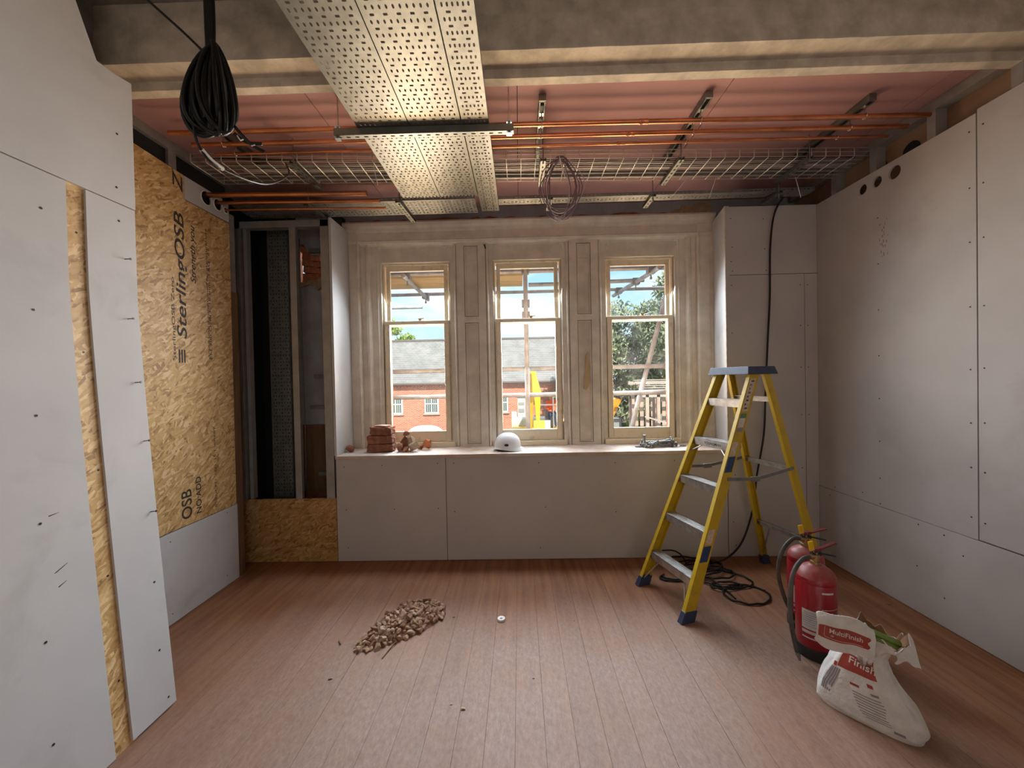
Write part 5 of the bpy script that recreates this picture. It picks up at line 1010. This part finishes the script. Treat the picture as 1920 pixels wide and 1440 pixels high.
M['leaf'] = mat('leaves_grey_green', (0.17,0.21,0.13), 0.6, col2=(0.25,0.28,0.15), vscale=3); M['leaf2'] = mat('leaves_lime', (0.30,0.42,0.06), 0.6, var=0.3, vscale=3); M['bark'] = mat('bark', (0.12,0.09,0.07), 0.9, var=0.3, vscale=8)
M['dyellow'] = mat('digger_yellow', (0.85,0.47,0.02), 0.4, var=0.15, vscale=3); M['dgrey'] = mat('digger_grey', (0.25,0.25,0.24), 0.5); M['dwhite'] = mat('machine_cream', (0.72,0.68,0.55), 0.5, var=0.2, vscale=4); M['dorange'] = mat('dumper_orange', (0.85,0.30,0.02), 0.45, var=0.15, vscale=4)
M['soil'] = mat('site_ground', (0.36,0.32,0.27), 0.95, col2=(0.48,0.45,0.41), vscale=0.6, bump=0.4, bscale=6); M['hivis'] = mat('hi_vis_orange', (0.90,0.14,0.03), 0.6); M['skin'] = mat('skin', (0.45,0.25,0.17), 0.6); M['navy'] = mat('navy_cloth', (0.03,0.04,0.08), 0.8)
M['shedwood'] = mat('weathered_pink_timber', (0.45,0.33,0.27), 0.8, var=0.3, vscale=3); M['shedroof'] = mat('pale_battens', (0.40,0.35,0.30), 0.8, var=0.2, vscale=3); M['hedge'] = mat('dark_bank', (0.12,0.11,0.07), 0.9, var=0.4, vscale=1.5)
GZ = -1.85
gr = empty('ground', (0,0,0), kind='structure'); mb = MB(); mb.grid(lambda u,v: (-60+120*u, 4.05+90*v, GZ+0.08*math.sin(30*u)*math.sin(22*v)), 40, 40); build(mb, 'yard_surface', M['soil'], gr, smooth=True)
# roof and outer walls of this house, which shade the yard side
rf = empty('house_roof', (0,0,3.6), kind='structure'); mb = MB(); mb.box((-8,-7,3.62),(8,4.15,3.8)); build(mb, 'roof_deck', M['slate'], rf)
# ---- scaffold
sc = empty('scaffold', (0.1,4.85,GZ), 'steel tube scaffold standing outside the three windows with timber planks', 'scaffold')
def tube(p0, p1, name, r=0.0242): mb = MB(); mb.cyl(p0,p1,r,12); return build(mb, name, M['tube'], sc, smooth=True, auto=50)
def coupler(p): mb = MB(); mb.cbox(p,(0.085,0.085,0.075)); mb.cyl(Vector(p)+Vector((0,0,-0.09)),Vector(p)+Vector((0,0,-0.02)),0.008,6); mb.cyl(Vector(p)+Vector((0,0,-0.10)),Vector(p)+Vector((0,0,-0.075)),0.014,6); build(mb, 'coupler', M['dgrey'], sc, bevel=0.01)
tube((0.085,4.35,GZ),(0.085,4.35,5.0),'standard'); tube((-3.4,4.35,GZ),(-3.4,4.35,5.0),'standard'); tube((3.4,4.35,GZ),(3.4,4.35,5.0),'standard'); tube((-3.4,5.36,GZ),(-3.4,5.36,5.0),'standard'); tube((3.4,5.36,GZ),(3.4,5.36,5.0),'standard')
tube((-4,4.40,2.745),(4,4.40,2.745),'ledger'); tube((-4,5.36,2.725),(4,5.36,2.735),'ledger'); tube((-4,4.40,1.655),(4,4.40,1.662),'guard_rail'); tube((-4,4.40,1.368),(4,4.40,1.368),'guard_rail')
tube((-1.235,4.25,2.695),(-1.255,5.50,2.685),'transom'); tube((1.50,4.2,2.695),(1.335,5.55,2.685),'transom'); tube((0.13,4.72,2.67),(1.0,4.72,2.67),'ledger'); tube((0.9,4.82,2.705),(1.53,4.82,2.715),'ledger'); tube((-4,6.3,2.73),(-1.53,6.3,2.73),'ledger'); tube((1.72,4.46,2.66),(1.10,4.46,0.44),'brace',0.027)
for p in ((-1.235,4.40,2.72),(-1.255,5.36,2.705),(1.475,4.40,2.72),(1.36,5.36,2.71),(1.43,4.82,2.70),(0.085,4.375,2.745),(0.085,4.375,2.38),(0.085,4.375,2.25)): coupler(p)
for k in range(2):
    mb = MB(); y0 = 4.555+0.262*k; mb.box((-4,y0,2.735),(0.06,y0+0.25,2.773)); build(mb, 'plank', M['plank'], sc, bevel=0.004)
# ---- brick outbuilding
ob = empty('outbuilding', (-4.5,27.5,GZ), 'long red brick outbuilding with a grey slate roof across the yard', 'building')
BY = 25.7; X0, X1 = -14.0, 6.0
mb = MB(); mb.box((X0,BY,GZ),(X1,BY+0.3,1.5)); mb.box((X0,33.3,GZ),(X1,33.6,1.5)); build(mb, 'brick_wall', M['farbrick'], ob)
mb = MB(); mb.box((X0,BY-0.05,1.22),(X1,BY,1.32)); mb2 = MB()
xx = X0
while xx < X1: mb.box((xx,BY-0.09,1.12),(xx+0.11,BY,1.22)); xx += 0.225
build(mb, 'dentil_course', M['farbrick'], ob)
ey, ez, ry_, rz_ = 25.35, 1.36, 29.5, 4.50; sl_ = math.hypot(ry_-ey, rz_-ez)
mb = MB(); mb.prism([(ey,ez-0.05),(ry_,rz_-0.05),(33.65,ez-0.05)], 'x', X0, X1); build(mb, 'roof_body', M['slate2'], ob)
rows = 22                                                    # each course of slates is its own lapped piece
for k in range(rows):
    a, b = k/rows, (k+1.35)/rows; b = min(b,1.0); p0 = Vector((0,ey-0.05+(ry_-ey)*a,ez+(rz_-ez)*a)); p1 = Vector((0,ey-0.05+(ry_-ey)*b,ez+(rz_-ez)*b)); nrm = Vector((0,-(rz_-ez),(ry_-ey))).normalized()
    r5 = random.Random(k); mb = MB(); x = X0+(0.17 if k % 2 else 0)
    while x < X1-0.05:
        w = 0.34; d = 0.030+r5.uniform(-0.006,0.008); A = p0+nrm*d; B_ = p1+nrm*0.004
        mb.add([(x,A.y,A.z),(x+w-0.012,A.y,A.z),(x+w-0.012,B_.y,B_.z),(x,B_.y,B_.z),(x,A.y+0.01,A.z-0.03),(x+w-0.012,A.y+0.01,A.z-0.03)],[(0,1,2,3),(0,4,5,1)]); x += w
    build(mb, 'slate_course', M['slate'], ob, kind='stuff')
mb = MB(); mb.cyl((X0,ry_,rz_+0.05),(X1,ry_,rz_+0.05),0.11,8); build(mb, 'ridge', M['gutter'], ob); mb = MB(); mb.cyl((X0,ey-0.02,ez+0.0),(X1,ey-0.02,ez+0.0),0.075,8); build(mb, 'gutter', M['gutter'], ob)
for x0, x1 in ((-8.6,-7.7),(-6.22,-5.34),(-1.7,-0.80),(-11.2,-10.3),(-3.6,-2.8)):
    if x0 == -3.6: continue
    z0, z1 = -0.56, 0.38; f = MB(); f.box((x0-0.02,BY-0.07,z0-0.02),(x1+0.02,BY-0.02,z1+0.02)); w = build(f, 'window', M['wwin'], ob)
    nx = 2
    for i in range(nx):
        for j in range(2):
            a = x0+0.06+(x1-x0-0.06)*i/nx; b = a+(x1-x0)/nx-0.10; c = z0+0.06+(0 if j == 0 else 0.58); d = c+(0.52 if j == 0 else 0.28)
            f = MB(); f.box((a,BY-0.085,c),(b,BY-0.068,d)); build(f, 'pane', M['dglass'], w)
            for q in range(1,3): f = MB(); xq = a+(b-a)*q/3; f.box((xq-0.008,BY-0.09,c),(xq+0.008,BY-0.084,d)); build(f, 'glazing_bar', M['wwin'], w)
    f = MB(); f.box((x0-0.1,BY-0.12,z0-0.12),(x1+0.1,BY,z0-0.03)); build(f, 'window_sill', M['shedroof'], ob)
    f = MB(); pts = [(x0-0.15+(x1-x0+0.3)*t, z1+0.06+0.14*math.sin(PI*t)) for t in [i/8 for i in range(9)]]; f.prism(pts+[(p[0],p[1]+0.22) for p in reversed(pts)],'y',BY-0.03,BY+0.01); build(f, 'brick_arch', M['farbrick'], ob)
# ---- trees
def tree(name, label, base, h, crown, n, size, m, seed, trunk_r=0.25, group='trees across the yard'):
    r = random.Random(seed); root = empty(name, base, label, 'tree', group); b = Vector(base)
    mb = MB(); mb.tube([b,b+Vector((0.1,0,h*0.4)),b+Vector((-0.1,0.1,h*0.8))],[trunk_r,trunk_r*0.7,trunk_r*0.3],8)
    for k in range(7):
        a = r.uniform(0,6.28); z = h*r.uniform(0.3,0.7); mb.tube([b+Vector((0,0,z)),b+Vector((math.cos(a)*crown[0]*0.6,math.sin(a)*crown[1]*0.6,z+h*0.18))],[trunk_r*0.35,0.03],5)
    build(mb, 'trunk', M['bark'], root)
    clumps = []
    for k in range(46):
        while True:
            p = Vector((r.uniform(-1,1),r.uniform(-1,1),r.uniform(-1,1)))
            if p.length < 1: break
        p = p.normalized()*p.length**0.5
        clumps.append((Vector((p.x*crown[0],p.y*crown[1],p.z*crown[2])), r.uniform(0.22,0.42)*crown[0]))
    mb = MB(); c0 = b+Vector((0,0,h-crown[2]*0.95))
    for k in range(n):
        c, rad = clumps[r.randrange(len(clumps))]; d = Vector((r.gauss(0,1),r.gauss(0,1),r.gauss(0,1))).normalized()*rad*r.uniform(0.55,1.0); p = c0+c+d
        if p.z < GZ+0.1: continue
        a = Vector((r.gauss(0,1),r.gauss(0,1),r.gauss(0,1)-0.6)).normalized(); s = size*r.uniform(0.6,1.3); q = a.cross(Vector((r.gauss(0,1),r.gauss(0,1),r.gauss(0,1)))).normalized()
        mb.add([p-a*s,p+q*s*0.35,p+a*s,p-q*s*0.35],[(0,1,2,3)])
    build(mb, 'foliage', M[m], root, kind='stuff')
tree('tree','tall grey-green tree filling the right window, rightmost',(8.6,20.5,GZ),8.3,(3.1,2.4,4.2),26000,0.15,'leaf',1)
tree('tree','grey-green tree in the middle of the right window',(5.3,21.5,GZ),6.6,(2.5,1.9,3.3),20000,0.14,'leaf',2)
tree('tree','leafy tree overlapping the right end of the brick outbuilding',(3.4,22.5,GZ),5.6,(1.25,1.2,2.9),7000,0.12,'leaf',3,0.15)
tree('tree','lime green tree rising behind the slate roof on the left',(-12.6,38.0,GZ),8.9,(2.4,2.2,2.9),9000,0.20,'leaf2',4)
tree('bush','low green bush growing by the timber shed',(5.5,18.0,GZ),2.2,(0.55,0.45,1.0),3500,0.10,'leaf2',6,0.06,None)
bpy.data.objects['bush']['category'] = 'bush'
mb = MB(); mb.grid(lambda u,v: (2.6+9*u, 19.2+3.0*v*v, GZ+2.0*math.sin(PI*min(1,v*1.0)*0.5)*(0.75+0.25*math.sin(9*u))), 24, 8); build(mb, 'earth_bank', M['hedge'], None, 'dark overgrown earth bank under the trees', 'bank', kind='structure', smooth=True)
# ---- excavator with its driver
ex = empty('excavator', (0.8,16.2,GZ), 'yellow tracked excavator with raised boom parked in the yard', 'excavator'); EY = 16.0
def epart(name, fn, m, bev=0.02, **kw): mb = MB(); fn(mb); return build(mb, name, M[m], ex, bevel=bev, **kw)
for x in (-0.15,1.35):
    epart('track', lambda mb: mb.prism([(EY-1.3,GZ+0.2),(EY-1.1,GZ+0.02),(EY+1.1,GZ+0.02),(EY+1.3,GZ+0.2),(EY+1.3,GZ+0.42),(EY+1.1,GZ+0.6),(EY-1.1,GZ+0.6),(EY-1.3,GZ+0.42)],'x',x-0.2,x+0.2), 'dgrey')
epart('house', lambda mb: mb.box((-0.35,EY-0.3,GZ+0.7),(1.6,EY+1.6,GZ+1.35)), 'dyellow', 0.06); epart('deck', lambda mb: mb.box((0.62,EY-0.75,GZ+1.22),(1.62,EY+0.35,GZ+1.42)), 'dyellow', 0.03)
epart('counterweight', lambda mb: mb.box((-0.4,EY+1.1,GZ+0.75),(1.62,EY+1.75,GZ+1.7)), 'dwhite', 0.08)
epart('boom', lambda mb: (mb.beam((0.34,EY+0.0,GZ+1.2),(0.40,EY-0.9,GZ+2.7),0.22,0.3), mb.beam((0.40,EY-0.9,GZ+2.65),(0.50,EY-1.9,GZ+3.55),0.22,0.32)), 'dyellow', 0.02)
epart('dipper', lambda mb: mb.prism([(0.42,1.78),(0.52,1.80),(0.66,1.42),(0.76,1.02),(0.72,0.90),(0.68,0.05),(0.55,0.05),(0.50,0.90),(0.44,1.10)],'y',EY-2.2,EY-1.95), 'dyellow', 0.02)
epart('ram', lambda mb: mb.cyl((0.62,EY-1.3,GZ+3.1),(0.66,EY-2.1,GZ+2.65),0.05,10), 'chrome', 0); epart('bucket', lambda mb: mb.prism([(EY-2.6,GZ+1.5),(EY-2.3,GZ+1.95),(EY-2.0,GZ+1.75),(EY-1.95,GZ+1.35),(EY-2.3,GZ+1.2)],'x',0.45,0.85), 'dyellow', 0.02)
for x in (0.72,1.56):
    for y in (EY-0.72,EY+0.32): epart('cab_pillar', lambda mb: mb.beam((x,y,GZ+1.42),(x,y,GZ+2.72),0.06,0.06), 'dgrey', 0.01)
epart('cab_roof', lambda mb: mb.box((0.66,EY-0.80,GZ+2.70),(1.62,EY+0.40,GZ+2.80)), 'dwhite', 0.03); epart('cab_bar', lambda mb: mb.box((0.70,EY-0.75,GZ+2.35),(1.58,EY-0.70,GZ+2.40)), 'dgrey', 0.005); epart('cab_door_panel', lambda mb: mb.box((0.74,EY-0.76,GZ+1.42),(1.16,EY-0.72,GZ+1.78)), 'dwhite', 0.01); epart('seat', lambda mb: (mb.box((1.0,EY-0.15,GZ+1.45),(1.5,EY+0.3,GZ+1.8)), mb.box((1.0,EY+0.2,GZ+1.8),(1.5,EY+0.3,GZ+2.4))), 'dgrey', 0.03); epart('cab_center_pillar', lambda mb: mb.beam((1.28,EY-0.74,GZ+1.42),(1.28,EY-0.74,GZ+2.7),0.05,0.04), 'dgrey', 0.005)
def clothes():
    m = bpy.data.materials.new('hi_vis_top_and_dark_trousers'); m.use_nodes = True; t = m.node_tree; b = t.nodes['Principled BSDF']; b.inputs['Roughness'].default_value = 0.7
    tc = N(t,'ShaderNodeTexCoord'); sp = N(t,'ShaderNodeSeparateXYZ'); t.links.new(tc.outputs['Object'], sp.inputs[0]); rp = N(t,'ShaderNodeValToRGB'); t.links.new(sp.outputs[2], rp.inputs[0]); rp.color_ramp.interpolation = 'CONSTANT'
    rp.color_ramp.elements[0].color = (0.03,0.04,0.08,1); rp.color_ramp.elements[1].position = 0.13; rp.color_ramp.elements[1].color = (0.90,0.14,0.03,1); e_ = rp.color_ramp.elements.new(0.56); e_.color = (0.45,0.25,0.17,1)
    t.links.new(rp.outputs[0], b.inputs['Base Color']); return m
M['clothes'] = clothes()
# driver: one continuous skinned body
def person(base):
    J = {'hip':(0,0,0.0,0.15),'waist':(0,0.02,0.18,0.135),'chest':(0,0.0,0.40,0.15),'neck':(0,-0.01,0.55,0.055),'head':(0,-0.03,0.68,0.095),'crown':(0,-0.02,0.77,0.075),
         'shL':(-0.17,0,0.48,0.07),'elL':(-0.22,-0.10,0.24,0.05),'haL':(-0.16,-0.34,0.22,0.036),'shR':(0.17,0,0.48,0.07),'elR':(0.22,-0.10,0.24,0.05),'haR':(0.16,-0.34,0.22,0.036),
         'knL':(-0.12,-0.42,0.04,0.075),'anL':(-0.12,-0.46,-0.36,0.05),'toL':(-0.12,-0.62,-0.40,0.045),'knR':(0.12,-0.42,0.04,0.075),'anR':(0.12,-0.46,-0.36,0.05),'toR':(0.12,-0.62,-0.40,0.045)}
    E_ = [('hip','waist'),('waist','chest'),('chest','neck'),('neck','head'),('head','crown'),('chest','shL'),('shL','elL'),('elL','haL'),('chest','shR'),('shR','elR'),('elR','haR'),('hip','knL'),('knL','anL'),('anL','toL'),('hip','knR'),('knR','anR'),('anR','toR')]
    ks = list(J); me = bpy.data.meshes.new('person'); me.from_pydata([J[k][:3] for k in ks],[(ks.index(a),ks.index(b)) for a,b in E_],[])
    o = bpy.data.objects.new('person', me); COL.objects.link(o); o.location = base
    o.modifiers.new('skin','SKIN'); sv = me.skin_vertices[0].data if me.skin_vertices else None
    if sv is None:
        bm = bmesh.new(); bm.from_mesh(me); ly = bm.verts.layers.skin.verify(); bm.verts.ensure_lookup_table()
        for i, k in enumerate(ks): bm.verts[i][ly].radius = (J[k][3],)*2; bm.verts[i][ly].use_root = (k == 'hip')
        bm.to_mesh(me); bm.free()
    else:
        for i, k in enumerate(ks): sv[i].radius = (J[k][3],)*2; sv[i].use_root = (k == 'hip')
    s = o.modifiers.new('sub','SUBSURF'); s.levels = 2; s.render_levels = 2; me.materials.append(M['clothes'])
    setp(o, 'person in orange hi-vis clothing and a white helmet seated in the excavator cab', 'person')
    B = Vector(base); mb = MB(); mb.lathe([(0.115,0.0),(0.112,0.03),(0.095,0.085),(0.06,0.12),(0.0,0.13)],B+Vector((0,-0.03,0.70)),16,cap=False); build(mb, 'helmet', M['helmet'], o, smooth=True)
    mb = MB(); mb.lathe([(0.0,-0.11),(0.07,-0.08),(0.098,0.0),(0.09,0.06)],B+Vector((0,-0.035,0.68)),14,cap=False); build(mb, 'face', M['skin'], o, smooth=True)
person((1.27,EY+0.02,GZ+1.95))
# ---- cream generator set and yellow pallet beside the digger
gn = empty('compressor', (0.0,18.7,GZ), 'cream and yellow site machine standing left of the excavator', 'machine')
for nm, a, b, m in (('chassis',(-0.45,18.40,GZ+0.9),(0.35,19.40,GZ+1.45),'dyellow'),('skid',(-0.5,18.35,GZ),(0.38,19.45,GZ+0.9),'dwhite'),('tower',(-0.12,18.60,GZ+1.45),(0.24,19.00,GZ+2.65),'dwhite'),('tank',(-0.42,18.60,GZ+1.45),(-0.16,19.00,GZ+1.85),'dwhite'),('vent',(-0.08,18.58,GZ+1.8),(0.2,18.60,GZ+2.0),'dgrey'),('vent',(-0.08,18.58,GZ+2.15),(0.2,18.60,GZ+2.3),'dgrey'),('cap',(-0.16,18.55,GZ+2.5),(0.28,19.05,GZ+2.6),'dgrey')):
    mb = MB(); mb.box(a,b); build(mb, nm, M[m], gn, bevel=0.03)
# ---- orange dumper skip
dp = empty('dumper', (4.1,18.2,GZ), 'orange site dumper with its tipping skip in the right window', 'dumper')
mb = MB(); mb.add([(3.2,17.7,0.53),(4.55,17.7,0.55),(4.55,18.8,0.55),(3.2,18.8,0.53),(3.4,17.85,-0.2),(4.2,17.85,-0.25),(4.2,18.6,-0.25),(3.4,18.6,-0.2)],[(4,5,6,7),(0,1,5,4),(1,2,6,5),(2,3,7,6),(3,0,4,7)]); build(mb, 'skip', M['dorange'], dp)
mb = MB(); mb.box((3.3,17.9,GZ+0.55),(4.6,18.6,GZ+1.55)); build(mb, 'chassis', M['dgrey'], dp, bevel=0.05)
for x in (3.4,4.5):
    for y in (17.75,18.75): mb = MB(); mb.cyl((x,y-0.13,GZ+0.42),(x,y+0.13,GZ+0.42),0.42,20); build(mb, 'wheel', M['rubber'], dp, bevel=0.04)
# ---- open timber shed at the right
sh = empty('timber_shed', (5.6,15.5,GZ), 'open timber shed frame with pale roof battens in the right window', 'shed')
for x, y in ((4.80,15.0),(5.22,15.0),(5.65,15.0),(6.4,15.0),(4.9,17.2),(5.9,17.2),(6.9,17.2)):
    mb = MB(); mb.box((x-0.06,y-0.06,GZ),(x+0.06,y+0.06,0.85)); build(mb, 'post', M['shedwood'], sh)
mb = MB(); mb.box((4.6,14.94,0.76),(7.2,15.06,0.90)); build(mb, 'wall_plate', M['shedroof'], sh); mb = MB(); mb.box((4.7,17.14,1.2),(7.4,17.26,1.34)); build(mb, 'wall_plate', M['shedroof'], sh)
for k in range(7): mb = MB(); y = 14.9+0.38*k; z = 0.92+0.075*k; mb.box((4.62+0.05*k,y,z),(7.4,y+0.16,z+0.04)); build(mb, 'roof_batten', M['shedroof'], sh)
for k in range(11): mb = MB(); x = 4.75+0.24*k; mb.box((x,17.3,GZ),(x+0.16,17.33,0.6)); build(mb, 'boarding', M['shedwood'], sh)
mb = MB(); mb.beam((4.65,14.8,0.05),(6.2,14.8,-0.45),0.04,0.06); build(mb, 'leaning_pole', M['shedroof'], sh)
# white sheeted bundle low against the brick wall
vn = empty('sheeted_bundle', (-5.9,24.3,GZ), 'white sheeted bundle just above the sill line in the left window', 'bundle')
mb = MB(); mb.grid(lambda u,v: (-5.9+1.1*math.cos(2*PI*u)*math.cos(v*PI/2)**0.6*(1+0.08*math.sin(14*PI*u)), 24.3+0.5*math.sin(2*PI*u)*math.cos(v*PI/2)**0.6, GZ+(0.56+0.08*math.sin(6*PI*u))*math.sin(v*PI/2)), 40, 12, wrap=True); build(mb, 'sheet', M['wwin'], vn, smooth=True)
mb = MB(); mb.tube([(-5.9,23.78,GZ),(-5.9,23.85,GZ+0.3),(-5.9,24.3,GZ+0.60),(-5.9,24.8,GZ+0.2)],0.02,6); build(mb, 'strap', M['dgrey'], vn)
